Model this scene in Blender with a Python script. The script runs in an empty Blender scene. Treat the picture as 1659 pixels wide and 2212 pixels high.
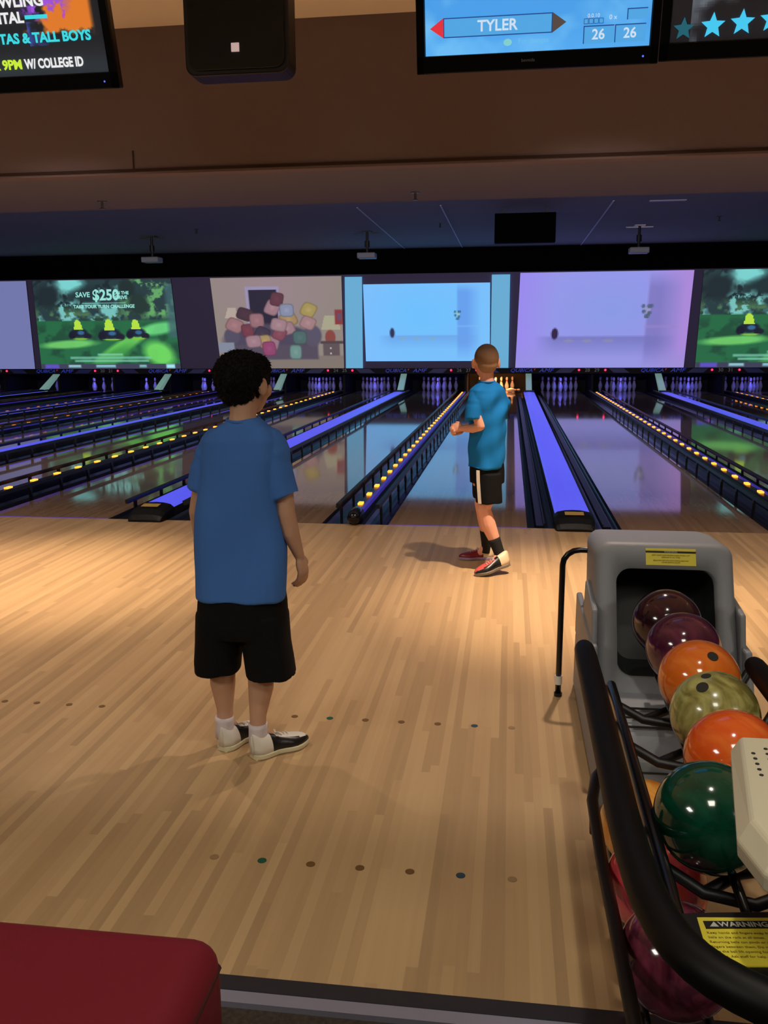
import bpy, math, random
import numpy as np
from mathutils import Vector, Matrix
random.seed(7); rng=np.random.default_rng(7)
S=bpy.context.scene; COL=S.collection
R=math.radians; PI=math.pi
# ---------------------------------------------------------------- camera
cd=bpy.data.cameras.new('camera'); cam=bpy.data.objects.new('camera',cd); COL.objects.link(cam); S.camera=cam
F_PX=1924.6; YAW,PITCH,ROLL=0.13928,0.18993,-0.00633
cd.sensor_fit='HORIZONTAL'; cd.sensor_width=36; cd.lens=F_PX/1659*36; cd.clip_start=.05; cd.clip_end=100
fw=Vector((-math.sin(YAW)*math.cos(PITCH),math.cos(YAW)*math.cos(PITCH),-math.sin(PITCH)))
ri=Vector((math.cos(YAW),math.sin(YAW),0)); up=ri.cross(fw)
ri2=math.cos(ROLL)*ri+math.sin(ROLL)*up; up2=-math.sin(ROLL)*ri+math.cos(ROLL)*up
M4=Matrix((ri2,up2,-fw)).transposed().to_4x4(); M4.translation=Vector((.3716,-6.644,1.3907)); cam.matrix_world=M4
# ---------------------------------------------------------------- world, light, exposure
w=bpy.data.worlds.new('world'); S.world=w; w.use_nodes=True
w.node_tree.nodes['Background'].inputs[0].default_value=(.5,.55,.7,1); w.node_tree.nodes['Background'].inputs[1].default_value=0.0
S.cycles.max_bounces=6; S.cycles.diffuse_bounces=3; S.cycles.glossy_bounces=4; S.cycles.use_adaptive_sampling=True; S.cycles.adaptive_threshold=.05; S.cycles.adaptive_min_samples=16
S.view_settings.view_transform='Standard'; S.view_settings.look='None'; S.view_settings.exposure=0; S.view_settings.gamma=1; S.view_settings.use_curve_mapping=False
def lamp(name,kind,loc,energy,col,size=.1,rot=(0,0,0),spot=None,blend=.5,sy=None,spread=None):
    l=bpy.data.lights.new(name,kind); l.energy=energy; l.color=col
    if kind=='AREA':
        l.size=size
        if sy: l.shape='RECTANGLE'; l.size_y=sy
        if spread: l.spread=spread
    elif kind=='SPOT': l.spot_size=spot; l.spot_blend=blend; l.shadow_soft_size=size
    else: l.shadow_soft_size=size
    o=bpy.data.objects.new(name,l); COL.objects.link(o); o.location=loc; o.rotation_euler=rot; return o
WARM=(1,.80,.66)
W_PITCH=3.328
SPOTX=[.88-W_PITCH*2,.88-W_PITCH,.88,.88+W_PITCH]
for x in SPOTX:
    lamp('downlight_lamp','SPOT',(x,-2.05,3.245),250,WARM,.045,(R(1),0,0),R(113),1.0)
    lamp('downlight_beam','SPOT',(x,-2.05,3.24),620,(1,.74,.52),.04,(R(4),0,0),R(50),1.0)
lamp('concourse_lamp','AREA',(.35,-6.9,3.22),26,(1,.95,.80),.7,sy=.7)
lamp('rack_lamp','SPOT',(.62,-5.25,3.24),75,(1,.93,.78),.06,(0,0,0),R(96),1.0)
lamp('concourse_lamp','AREA',(-4.0,-7.6,3.22),100,(1,.94,.82),1.2,sy=1.2)
lamp('concourse_lamp','AREA',(4.5,-8.0,3.22),85,(1,.94,.82),1.2,sy=1.2)
lamp('added_lane_fill','AREA',(-3.5,.55,2.62),430,(1,.86,.82),24,(R(112),0,0),sy=.12)  # added unseen fill to brighten lane ceiling and lanes, not a real fixture
BLUE=(.10,.10,1.0)
# ---------------------------------------------------------------- colours, materials
def lin(c):
    c=c/255.; return c/12.92 if c<=.04045 else ((c+.055)/1.055)**2.4
def rgb(r,g,b): return (lin(r),lin(g),lin(b),1)
def mat(name,col,rough=.5,metal=0,spec=.5,emit=None,es=0,bump=None,coat=0,mottle=None):
    m=bpy.data.materials.new(name); m.use_nodes=True; nt=m.node_tree; b=nt.nodes['Principled BSDF']
    b.inputs['Base Color'].default_value=col; b.inputs['Roughness'].default_value=rough; b.inputs['Metallic'].default_value=metal
    b.inputs['Specular IOR Level'].default_value=spec; b.inputs['Coat Weight'].default_value=coat; b.inputs['Coat Roughness'].default_value=.05
    if emit: b.inputs['Emission Color'].default_value=emit; b.inputs['Emission Strength'].default_value=es
    tc=nt.nodes.new('ShaderNodeTexCoord')
    if bump:
        n=nt.nodes.new('ShaderNodeTexNoise'); n.inputs['Scale'].default_value=bump[0]; n.inputs['Detail'].default_value=3
        bp=nt.nodes.new('ShaderNodeBump'); bp.inputs['Strength'].default_value=bump[1]; bp.inputs['Distance'].default_value=bump[2] if len(bump)>2 else .01
        nt.links.new(tc.outputs['Object'],n.inputs['Vector']); nt.links.new(n.outputs['Fac'],bp.inputs['Height']); nt.links.new(bp.outputs['Normal'],b.inputs['Normal'])
    if mottle:   # second colour, scale, distortion
        n=nt.nodes.new('ShaderNodeTexNoise'); n.inputs['Scale'].default_value=mottle[1]; n.inputs['Detail'].default_value=4; n.inputs['Distortion'].default_value=mottle[2]
        cr=nt.nodes.new('ShaderNodeValToRGB'); cr.color_ramp.elements[0].position=.38; cr.color_ramp.elements[1].position=.64
        cr.color_ramp.elements[0].color=col; cr.color_ramp.elements[1].color=mottle[0]
        nt.links.new(tc.outputs['Object'],n.inputs['Vector']); nt.links.new(n.outputs['Fac'],cr.inputs['Fac']); nt.links.new(cr.outputs['Color'],b.inputs['Base Color'])
    return m
def emis(name,col,s=1,base=None): return mat(name,base or (0.02,0.02,0.02,1),.4,emit=col,es=s)
def wood(name,c0,c1,c2,rough,scale=.0277,length=1.1,spec=.5,wear=0):
    m=bpy.data.materials.new(name); m.use_nodes=True; nt=m.node_tree; N=nt.nodes.new; L=nt.links.new; b=nt.nodes['Principled BSDF']
    tc=N('ShaderNodeTexCoord'); sp=N('ShaderNodeSeparateXYZ'); L(tc.outputs['Object'],sp.inputs[0])
    def mth(op,a,v=None):
        n=N('ShaderNodeMath'); n.operation=op
        if isinstance(a,(int,float)): n.inputs[0].default_value=a
        else: L(a,n.inputs[0])
        if v is not None:
            if isinstance(v,(int,float)): n.inputs[1].default_value=v
            else: L(v,n.inputs[1])
        return n.outputs[0]
    ix=mth('FLOOR',mth('DIVIDE',sp.outputs['X'],scale))
    wn=N('ShaderNodeTexWhiteNoise'); wn.noise_dimensions='1D'; L(ix,wn.inputs['W'])
    iy=mth('FLOOR',mth('ADD',mth('DIVIDE',sp.outputs['Y'],length),mth('MULTIPLY',wn.outputs['Value'],7.3)))
    cb=N('ShaderNodeCombineXYZ'); L(ix,cb.inputs[0]); L(iy,cb.inputs[1])
    w2=N('ShaderNodeTexWhiteNoise'); w2.noise_dimensions='2D'; L(cb.outputs[0],w2.inputs['Vector'])
    mp=N('ShaderNodeMapping'); mp.inputs['Scale'].default_value=(60,2.2,1); L(tc.outputs['Object'],mp.inputs[0])
    ng=N('ShaderNodeTexNoise'); ng.inputs['Scale'].default_value=1.0; ng.inputs['Detail'].default_value=5; L(mp.outputs[0],ng.inputs['Vector'])
    v=mth('ADD',mth('MULTIPLY',w2.outputs['Value'],.6),mth('MULTIPLY',ng.outputs['Fac'],.3))
    cr=N('ShaderNodeValToRGB'); e=cr.color_ramp.elements; e[0].position=.1; e[0].color=c0; e[1].position=.95; e[1].color=c2; k=e.new(.5); k.color=c1
    L(v,cr.inputs['Fac']); L(cr.outputs['Color'],b.inputs['Base Color'])
    b.inputs['Roughness'].default_value=rough; b.inputs['Specular IOR Level'].default_value=spec
    if wear:
        nw=N('ShaderNodeTexNoise'); nw.inputs['Scale'].default_value=1.7; nw.inputs['Detail'].default_value=6; L(tc.outputs['Object'],nw.inputs['Vector'])
        rr=mth('ADD',mth('MULTIPLY',nw.outputs['Fac'],wear),rough-wear*.5); L(rr,b.inputs['Roughness'])
    return m
M={}
M['approach']=wood('approach_maple',rgb(166,137,99),rgb(186,154,112),rgb(200,170,126),.42,.0277,1.3,.3,wear=.15)
M['lane']=wood('oiled_lane_wood',rgb(142,116,94),rgb(156,128,102),rgb(168,138,112),.05,.0277,3.2,.62)
M['carpet']=mat('dark_carpet',rgb(44,38,34),.95,mottle=(rgb(66,54,44),90,0))
M['bulk']=mat('brown_painted_wall',rgb(130,116,122),.85,bump=(60,.15,.003))
M['soffit']=mat('grey_soffit',rgb(116,116,126),.85)
M['ceil']=mat('lane_ceiling',rgb(120,120,128),.9,bump=(140,.2,.002))
M['beige']=mat('beige_ceiling',rgb(250,240,232),.85)
M['black']=mat('black_plastic',rgb(14,14,16),.45)
M['blackgloss']=mat('glossy_black_metal',rgb(12,12,14),.22)
M['foam']=mat('black_foam_padding',rgb(5,5,6),.5,spec=.25)
M['mask']=mat('masking_black',rgb(12,12,16),.7)
M['wallc']=mat('dark_side_wall',rgb(60,52,56),.9)
M['gutter']=mat('gutter_plastic',rgb(34,34,42),.28)
M['rail']=mat('bumper_rail_metal',rgb(11,11,13),.4)
M['cap']=mat('dark_capping',rgb(22,18,48),.35)
M['uvcap']=mat('blue_fluorescent_capping',rgb(60,64,170),.4,emit=rgb(90,92,250),es=.8)
M['uvline']=emis('violet_edge_strip',rgb(60,44,170),.55)
M['foul']=emis('violet_foul_line',rgb(70,48,170),.8)
M['led']=emis('amber_led',(1,.32,.03,1),2.6)
M['steel']=mat('brushed_steel',rgb(150,150,160),.35,.9)
M['ramp']=mat('ramp_plastic_painted_glow',rgb(215,232,228),.5,emit=rgb(150,205,195),es=.32)  # emission stands in for the cool light falling on the ramp covers
M['white']=mat('white_plastic',rgb(230,230,225),.5)
M['gold']=mat('dull_gold_label',rgb(190,160,84),.5)
M['grey']=mat('grey_moulded_plastic',rgb(134,138,144),.5,bump=(400,.15,.001),spec=.35)
M['liner']=mat('dark_liner',rgb(30,34,34),.5)
M['yellow']=mat('yellow_warning_label',rgb(222,208,60),.5)
M['ink']=mat('black_ink',rgb(15,14,16),.6)
M['inkdim']=mat('olive_ink',rgb(120,108,30),.6)
M['pale']=mat('pale_ink',rgb(190,190,180),.6)
M['cream']=mat('cream_plastic',rgb(205,198,172),.4)
M['hole']=mat('dark_hole',rgb(40,38,34),.9)
M['emb']=emis('red_emblem',rgb(150,20,50),1)
M['red']=emis('red_indicator',(1,.02,.10,1),3)
M['pin']=mat('pin_white',rgb(205,205,212),.3)
M['pinred']=mat('pin_red',rgb(170,20,30),.35)
M['tvb']=mat('tv_bezel',rgb(8,8,9),.3)
M['star']=emis('cyan_star',rgb(70,200,240),1)
M['stardim']=emis('dim_cyan_star',rgb(30,95,110),1)
M['sofa']=mat('red_vinyl',rgb(112,26,38),.6,bump=(30,.3,.004),spec=.2)
M['sofad']=mat('dark_red_piping',rgb(60,10,22),.5)
M['qblue']=emis('blue_sign_letters',rgb(36,50,150),1)
M['qdark']=emis('dim_blue_graphic',rgb(10,14,48),1)
M['qgrey']=emis('grey_lane_number',rgb(70,66,76),1)
M['skin']=mat('skin_light',rgb(200,156,128),.55,spec=.3)
M['skin2']=mat('skin_fair',rgb(232,168,140),.55,spec=.3)
# ---------------------------------------------------------------- mesh tools
class MB:
    def __init__(s): s.v=[]; s.f=[]; s.m=[]
    def add(s,V,Fc,mi=0):
        o=len(s.v); s.v+= [tuple(p) for p in V]; s.f+=[tuple(i+o for i in f) for f in Fc]; s.m+=[mi]*len(Fc); return s
    def box(s,c,d,mi=0,rot=None):
        V=[]
        for z in(-1,1):
            for y in(-1,1):
                for x in(-1,1):
                    p=Vector((x*d[0]/2,y*d[1]/2,z*d[2]/2))
                    if rot: p=rot@p
                    V.append(Vector(c)+p)
        return s.add(V,[(0,2,3,1),(4,5,7,6),(0,1,5,4),(2,6,7,3),(0,4,6,2),(1,3,7,5)],mi)
    def bb(s,x0,x1,y0,y1,z0,z1,mi=0): return s.box(((x0+x1)/2,(y0+y1)/2,(z0+z1)/2),(x1-x0,y1-y0,z1-z0),mi)
    def rings(s,rs,mi=0,cap=True,closed=True):
        n=len(rs[0]); V=[p for r in rs for p in r]; Fc=[]
        for k in range(len(rs)-1):
            for i in range(n if closed else n-1):
                j=(i+1)%n; Fc.append((k*n+i,k*n+j,(k+1)*n+j,(k+1)*n+i))
        if cap: Fc.append(tuple(range(n-1,-1,-1))); Fc.append(tuple((len(rs)-1)*n+i for i in range(n)))
        return s.add(V,Fc,mi)
    def tube(s,P,r,n=12,mi=0,caps=True,round_ends=False):
        P=[Vector(p) for p in P]; rr=r if isinstance(r,(list,tuple)) else [r]*len(P)
        if round_ends:
            d0=(P[0]-P[1]).normalized(); d1=(P[-1]-P[-2]).normalized(); r0,r1=rr[0],rr[-1]
            A=[P[0]+d0*r0*math.sin(a) for a in (1.5,1.1,.6)]; RA=[r0*math.cos(a) for a in (1.5,1.1,.6)]
            B=[P[-1]+d1*r1*math.sin(a) for a in (.6,1.1,1.5)]; RB=[r1*math.cos(a) for a in (.6,1.1,1.5)]
            P=A+P+B; rr=RA+list(rr)+RB
        rs=[]; prev=None
        for i,p in enumerate(P):
            t=(P[min(i+1,len(P)-1)]-P[max(i-1,0)]).normalized()
            if prev is None:
                a=Vector((0,0,1)) if abs(t.z)<.9 else Vector((1,0,0)); u=t.cross(a).normalized()
            else: u=(prev-t*prev.dot(t)).normalized()
            prev=u; v=t.cross(u)
            rs.append([p+u*rr[i]*math.cos(2*PI*k/n)+v*rr[i]*math.sin(2*PI*k/n) for k in range(n)])
        return s.rings(rs,mi,caps)
    def ell(s,c,r,rot=None,n=20,m=12,mi=0):
        rs=[]
        for k in range(m+1):
            a=-PI/2+PI*(k+.02*(k==0)-.02*(k==m))/m; q=math.cos(a)
            row=[]
            for i in range(n):
                p=Vector((r[0]*q*math.cos(2*PI*i/n),r[1]*q*math.sin(2*PI*i/n),r[2]*math.sin(a)))
                if rot: p=rot@p
                row.append(Vector(c)+p)
            rs.append(row)
        return s.rings(rs,mi)
    def lathe(s,c,prof,n=14,mi=None):
        for k in range(len(prof)-1):
            pass
        rs=[[(c[0]+r*math.cos(2*PI*i/n),c[1]+r*math.sin(2*PI*i/n),c[2]+z) for i in range(n)] for r,z in prof]
        o=len(s.v); s.rings(rs,0)
        return s
    def prism(s,pts,axis,a,b,mi=0):
        def P(p,t): return {'x':(t,p[0],p[1]),'y':(p[0],t,p[1]),'z':(p[0],p[1],t)}[axis]
        n=len(pts); V=[P(p,a) for p in pts]+[P(p,b) for p in pts]
        Fc=[tuple(range(n-1,-1,-1)),tuple(range(n,2*n))]+[(i,(i+1)%n,n+(i+1)%n,n+i) for i in range(n)]
        return s.add(V,Fc,mi)
    def mesh(s,name,mats,smooth=False):
        me=bpy.data.meshes.new(name); me.from_pydata([tuple(p) for p in s.v],[],s.f)
        for m in mats: me.materials.append(m)
        me.polygons.foreach_set('material_index',s.m)
        if smooth: me.polygons.foreach_set('use_smooth',[True]*len(s.f))
        me.update()
        import bmesh
        b=bmesh.new(); b.from_mesh(me); bmesh.ops.recalc_face_normals(b,faces=b.faces); b.to_mesh(me); b.free()
        return me
    def obj(s,name,mats,parent=None,smooth=False,bevel=0,seg=2,sub=0):
        if not isinstance(mats,(list,tuple)): mats=[mats]
        o=bpy.data.objects.new(name,s.mesh(name,mats,smooth)); COL.objects.link(o)
        if parent:
            o.parent=parent; o.matrix_parent_inverse=Matrix()
            if parent.get('_w'): pass
        if bevel:
            md=o.modifiers.new('bevel','BEVEL'); md.width=bevel; md.segments=seg; md.limit_method='ANGLE'
            if not smooth: pass
        if sub: md=o.modifiers.new('sub','SUBSURF'); md.levels=sub; md.render_levels=sub
        return o
def tag(o,label=None,cat=None,group=None,kind=None):
    if label: o['label']=label
    if cat: o['category']=cat
    if group: o['group']=group
    if kind: o['kind']=kind
    return o
def thing(name,label,cat,loc=(0,0,0),rot=(0,0,0),group=None):
    o=bpy.data.objects.new(name,None); o.empty_display_size=.05; COL.objects.link(o); o.location=loc; o.rotation_euler=rot
    return tag(o,label,cat,group)
def struct(o): o['kind']='structure'; return o
def text(name,body,size,m,parent,loc,rot,align='CENTER',shear=0,extrude=.0006,sx=1,bold=0,spacing=1):
    c=bpy.data.curves.new(name,'FONT'); c.body=body; c.size=size; c.align_x=align; c.align_y='CENTER'; c.extrude=extrude; c.shear=shear; c.offset=bold; c.space_character=spacing; c.resolution_u=3
    t=bpy.data.objects.new(name+'_t',c); COL.objects.link(t)
    bpy.context.view_layer.update()
    me=bpy.data.meshes.new_from_object(t.evaluated_get(bpy.context.evaluated_depsgraph_get())); bpy.data.objects.remove(t)
    me.materials.clear(); me.materials.append(m)
    o=bpy.data.objects.new(name,me); COL.objects.link(o); o.parent=parent; o.location=loc; o.rotation_euler=rot; o.scale=(sx,1,1)
    return o
def remesh(mb,name,mats,parent,voxel,smooth=6,disp=None):
    me=mb.mesh(name+'_src',[]); t=bpy.data.objects.new('t',me); COL.objects.link(t)
    md=t.modifiers.new('r','REMESH'); md.mode='VOXEL'; md.voxel_size=voxel; md.use_smooth_shade=True
    if smooth: sm=t.modifiers.new('s','SMOOTH'); sm.iterations=smooth; sm.factor=.5
    bpy.context.view_layer.update()
    m2=bpy.data.meshes.new_from_object(t.evaluated_get(bpy.context.evaluated_depsgraph_get())); bpy.data.objects.remove(t)
    m2.name=name; m2.materials.clear()
    for m in mats: m2.materials.append(m)
    if disp:
        n=len(m2.vertices); co=np.empty(n*3); m2.vertices.foreach_get('co',co); co=co.reshape(-1,3)
        no=np.empty(n*3); m2.vertices.foreach_get('normal',no); no=no.reshape(-1,3)
        co+=no*disp(co,no)[:,None]; m2.vertices.foreach_set('co',co.ravel()); m2.update()
    m2.polygons.foreach_set('use_smooth',[True]*len(m2.polygons))
    o=bpy.data.objects.new(name,m2); COL.objects.link(o); o.parent=parent
    return o
def copy_obj(o,parent=None,loc=None):
    c=o.copy(); COL.objects.link(c); c.parent=parent
    if loc is not None: c.location=loc
    return c
# ---------------------------------------------------------------- lane geometry
LW=1.0541; NG=.5243; WG=.6955
CX={0:0.}
for i in range(0,6): CX[i+1]=CX[i]+LW+(WG if i%2==0 else NG)
for i in range(0,-9,-1): CX[i-1]=CX[i]-LW-(WG if (i-1)%2==0 else NG)
LANES=range(-9,6)
def lane_no(i): return 27+i
# ---------------------------------------------------------------- the setting
b=MB(); b.bb(-17,10,-4.952,0,-.1,0); floor=struct(b.obj('floor',M['approach']))
b=MB(); b.bb(-17,10,-13,-5.03,-.1,-.012); struct(b.obj('floor',M['carpet']))
b=MB(); b.bb(-17,10,-4.996,-4.952,-.1,.004); struct(b.obj('trim_1',mat('dark_edge_trim',rgb(40,38,44),.5)))
b=MB(); b.bb(-17,10,-5.03,-4.996,-.1,.002); struct(b.obj('trim_2',mat('metal_edge_strip',rgb(150,148,165),.35,.3)))
b=MB(); b.bb(-17,10,0,21,-.4,-.14); struct(b.obj('floor',M['black']))
b=MB(); b.bb(-17,10,-13,-1,3.28,3.4); struct(b.obj('ceiling',M['beige']))
b=MB(); b.bb(-17,10,-1,-.9,2.43,3.9); struct(b.obj('wall_bulkhead',M['bulk'])) 
b=MB(); b.bb(-17,10,-.9,.42,2.43,2.5); b.bb(-17,10,.34,.42,2.5,3.9); struct(b.obj('ceiling',M['soffit']))
b=MB(); b.bb(-17,10,-.9,17.6,3.75,3.9); lane_ceiling=struct(b.obj('ceiling',M['ceil']))
b=MB(); b.bb(-17,10,-1.006,-.999,2.445,2.462); b.bb(-2.0,-1.99,-1.004,-.999,2.46,2.57); struct(b.obj('trim_3',mat('seam_shadow',rgb(60,44,40),.9)))  # dark strips stand in for shadow along the bulkhead seams, not real trim
for k,x in enumerate((-2.4,-.9,2.1)):
    b=MB(); b.bb(x-.012,x+.012,9.9,17.4,3.738,3.75); struct(b.obj('trim_%d'%(4+k),mat('ceiling_bar',rgb(190,195,210),.6)))
b=MB(); b.bb(-17.1,-17,-13,21,-.4,3.9); struct(b.obj('wall_left',M['wallc']))
b=MB(); b.bb(10,10.1,-13,21,-.4,3.9); struct(b.obj('wall_right',M['wallc']))
b=MB(); b.bb(-17,10,-13.1,-13,-.1,3.9); struct(b.obj('wall_back',M['wallc']))
b=MB(); b.bb(-17,10,19.4,19.5,-.4,3.9); struct(b.obj('wall_front',M['mask']))
dotm={c:mat('inlay_'+c,k,.5) for c,k in dict(brown=rgb(112,80,34),green=rgb(30,84,62),blue=rgb(40,66,84),faint=rgb(150,120,84)).items()}
rowA={0:['brown','green','brown','brown','brown','blue','faint'],-1:['brown']*7,1:['brown']*7,-2:['brown']*7}
rowB={0:['faint','green','brown','brown','brown','blue','faint'],1:['brown']*7}
def dots(rows,y):
    for li,cs in rows.items():
        for k,c in enumerate(cs):
            b=MB(); b.tube([(0,0,0),(0,0,.0012)],.0125,16); o=b.obj('marker_dot',dotm[c],floor); o.location=(CX[li]+(k-3)*.1351,y,0)
dots(rowA,-3.565); dots(rowB,-4.505)
# ---------------------------------------------------------------- lanes
def gutter_bm(x0,x1):
    b=MB(); n=8; rs=[]
    for y in (0,18.8):
        up_=[((x0+x1)/2-(x1-x0)/2*math.cos(PI*k/n),y,.0-.07*math.sin(PI*k/n)-.004) for k in range(n+1)]
        lo=[(p[0],y,p[2]-.02) for p in reversed(up_)]
        rs.append(up_+lo)
    return b.rings(rs)
post=None; railmesh={}
def lane_side(i,side):
    wide=(i%2==0 and side>0) or (i%2!=0 and side<0)
    return 'w' if wide else 'n'
SIDE_NAME={1:'right',-1:'left'}
pm=MB(); pm.box((0,0,.015),(.014,.045,.165)); pm.box((0,-.008,.04),(.022,.012,.05)); post_me=pm.mesh('post',[M['rail']])
rm=MB(); rm.bb(-.012,.012,.15,16.6,.097,.130); rm.bb(-.020,-.012,.15,16.6,.118,.130); rail_me=rm.mesh('bumper_rail',[M['rail']])
rm2=MB(); rm2.bb(-.03,.03,.1,16.6,-.02,.0); rm2.bb(-.034,-.026,.1,16.6,-.02,.018); rail_low_me=rm2.mesh('bumper_rail',[M['rail']])
for i in LANES:
    x=CX[i]; no=lane_no(i)
    extra={0:'with orange-lit pins',1:'right of the broad blue strip',-1:'behind the nearer boy'}.get(i,'')
    t=thing('bowling_lane','glossy bowling lane under number %d on the dark header %s'%(no,extra),'bowling lane',(x,0,0),group='bowling lanes')
    b=MB(); b.bb(-LW/2,LW/2,0,18.9,-.1,0); b.obj('lane_surface',M['lane'],t)
    if i in(0,-2,-4): b=MB(); b.bb(-LW/2,LW/2,.0,.014,.0,.002); b.obj('foul_line',M['foul'],t)
    for s in(-1,1):
        gw=(.215 if lane_side(i,s)=='n' else .205)
        x0,x1=sorted((s*LW/2,s*(LW/2+gw))); gutter_bm(x0,x1).obj('gutter',M['gutter'],t,smooth=False)
        low=(i==0 and s==1) or (i==1 and s==-1)
        r=bpy.data.objects.new('bumper_rail',rail_low_me if low else rail_me); COL.objects.link(r); r.parent=t; r.location=(s*(LW/2+.10),0,0); r.scale=(-s,1,1)
        if not low and -8<i<5:
            for k in range(20 if -6<i<4 else 12):
                q=bpy.data.objects.new('post',post_me); COL.objects.link(q); q.parent=r; q.location=(0,.32+.57*k,0)
# dividers
led=MB()
for k in range(3): led.box((0,(k-1)*.032,.004),(.038,.019,.015))
led_me=led.mesh('amber_lamp',[M['led']])
for i in range(-9,5):
    xm=(CX[i]+CX[i+1])/2
    if i%2!=0:
        t=thing('light_divider','dark divider with a row of amber lights between lanes %d and %d'%(lane_no(i),lane_no(i+1)),'lane divider',(xm,0,0),group='dividers with amber lights')
        b=MB(); b.bb(-.046,.046,.12,16.6,-.14,.088); b.obj('capping',M['cap'],t,bevel=.01)
        b=MB(); b.bb(.018,.05,.14,16.6,.06,.094); b.obj('edge_strip',M['uvline'],t)
        b=MB(); b.tube([(0,-.03,.06),(0,.13,.065)],.055,14,round_ends=True); b.obj('end_cap',M['blackgloss'],t,smooth=True)
        for k in range(36):
            q=bpy.data.objects.new('amber_lamp',led_me); COL.objects.link(q); q.parent=t; q.location=(-.012,.37+.45*k,.094)
    else:
        desc={0:', broadest, by the farther boy',-2:', half hidden by the nearer boy'}.get(i,'')
        t=thing('blue_divider','bright blue strip divider between lanes %d and %d%s'%(lane_no(i),lane_no(i+1),desc),'lane divider',(xm,0,0),group='blue strip dividers')
        b=MB(); b.bb(-.138,.138,.06,16.6,-.14,.07); b.obj('base',M['black'],t)
        b=MB(); prof=[(-.135,.07),(-.12,.088),(-.06,.097),(0,.1),(.06,.097),(.12,.088),(.135,.07)]; b.prism(prof,'y',.15,16.6); b.obj('capping',M['uvcap'],t)
        b=MB(); pts=[(-.15,.0),(-.15,.075),(-.12,.10),(-.06,.112),(0,.115),(.06,.112),(.12,.10),(.15,.075),(.15,.0)]
        rs=[[(p[0]*k,y,p[1]*h) for p in pts] for y,k,h in((.17,1,1),(.14,1,1),(.06,1,.93),(-.02,.98,.78),(-.075,.94,.5),(-.1,.88,.15))]; b.rings(rs); b.obj('end_cap',M['foam'],t,smooth=False,bevel=.004)
        b=MB(); b.box((0,.055,.1085),(.14,.075,.003),rot=Matrix.Rotation(R(7),3,'X')); o=b.obj('sticker',M['gold'],t); tag(o,label='dull gold sticker')
        b=MB(); b.prism([(16.58,.06),(16.62,.11),(17.50,.52),(17.60,.52),(17.62,.49),(16.84,.06)],'x',-.075,.075); o=b.obj('return_ramp',M['ramp'],t,bevel=.01); tag(o,label='pale sloping ramp cover')
        b=MB(); b.bb(-.12,.12,16.3,16.55,0,.13); b.obj('ramp_foot',M['black'],t)
# pins
def pin_mesh():
    pr=[(.026,0),(.030,.004),(.038,.03),(.052,.08),(.0605,.114),(.058,.145),(.046,.185),(.032,.22),(.0245,.25),(.0235,.265),(.026,.29),(.031,.32),(.0325,.343),(.029,.362),(.02,.375),(.006,.381)]
    b=MB(); rs=[[(r*math.cos(2*PI*i/14),r*math.sin(2*PI*i/14),z) for i in range(14)] for r,z in pr]; b.rings(rs)
    me=b.mesh('bowling_pin',[M['pin'],M['pinred']],True)
    for p in me.polygons:
        if (.235<p.center.z<.247) or (.266<p.center.z<.28): p.material_index=1
    return me
PM=pin_mesh()
POS=[('front pin',0,0)]+[(n,dx*.1524,.2640) for n,dx in(('left second-row pin',-1),('right second-row pin',1))]+[(n,dx*.1524,.528) for n,dx in(('left third-row pin',-2),('middle third-row pin',0),('right third-row pin',2))]+[(n,dx*.1524,.792) for n,dx in(('leftmost back-row pin',-3),('left inner back-row pin',-1),('right inner back-row pin',1),('rightmost back-row pin',3))]
KEEP={-9:[0,2],-8:[5],-7:[0,1,2,5],-6:[0,2],-5:[0,1,2,5],-2:list(range(10)),-1:list(range(10))}
for i in range(-9,5):
    keep=KEEP.get(i,list(range(10))); hue='orange' if i==0 else 'violet'
    for k in keep:
        n,dx,dy=POS[k]; o=bpy.data.objects.new('bowling_pin',PM); COL.objects.link(o); o.location=(CX[i]+dx*(1 if k<4 else 1),18.1+dy,0)
        if i==0: n='orange-lit white bowling pin, %s of the rack on lane %d'%(n,lane_no(i))
        elif i<-4: n='violet-lit white bowling pin left standing as %s on lane %d'%(n,lane_no(i))
        else: n='violet-lit white bowling pin, %s of the rack on lane %d'%(n,lane_no(i))
        tag(o,n,'bowling pin','bowling pins on the pin decks')
    if i==0: lamp('pit_lamp','AREA',(CX[i],17.75,.47),32,(1,.36,.09),.9,(R(40),0,0),sy=.05)
    else: lamp('pit_lamp','AREA',(CX[i],17.7,.47),3.6,BLUE,.35,(R(38),0,0),sy=.05)
o=bpy.data.objects.new('bowling_pin',PM); COL.objects.link(o); o.location=(.30,17.78,.062); o.rotation_euler=(0,R(90),R(12)); tag(o,'orange-lit bowling pin fallen on its side on lane 27','bowling pin','bowling pins on the pin decks')
# kickbacks, pit
for i in range(-9,6):
    for s in(-1,):
        xm=CX[i]-LW/2-(.26 if i%2==0 else .34); 
        b=MB(); b.bb(xm-.03,xm+.03,17.64,19.39,-.13,.515); o=b.obj('kickback',M['mask']); tag(o,'black side board between the pin decks just left of lane %d'%lane_no(i),'kickback',group='kickback boards')
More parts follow.
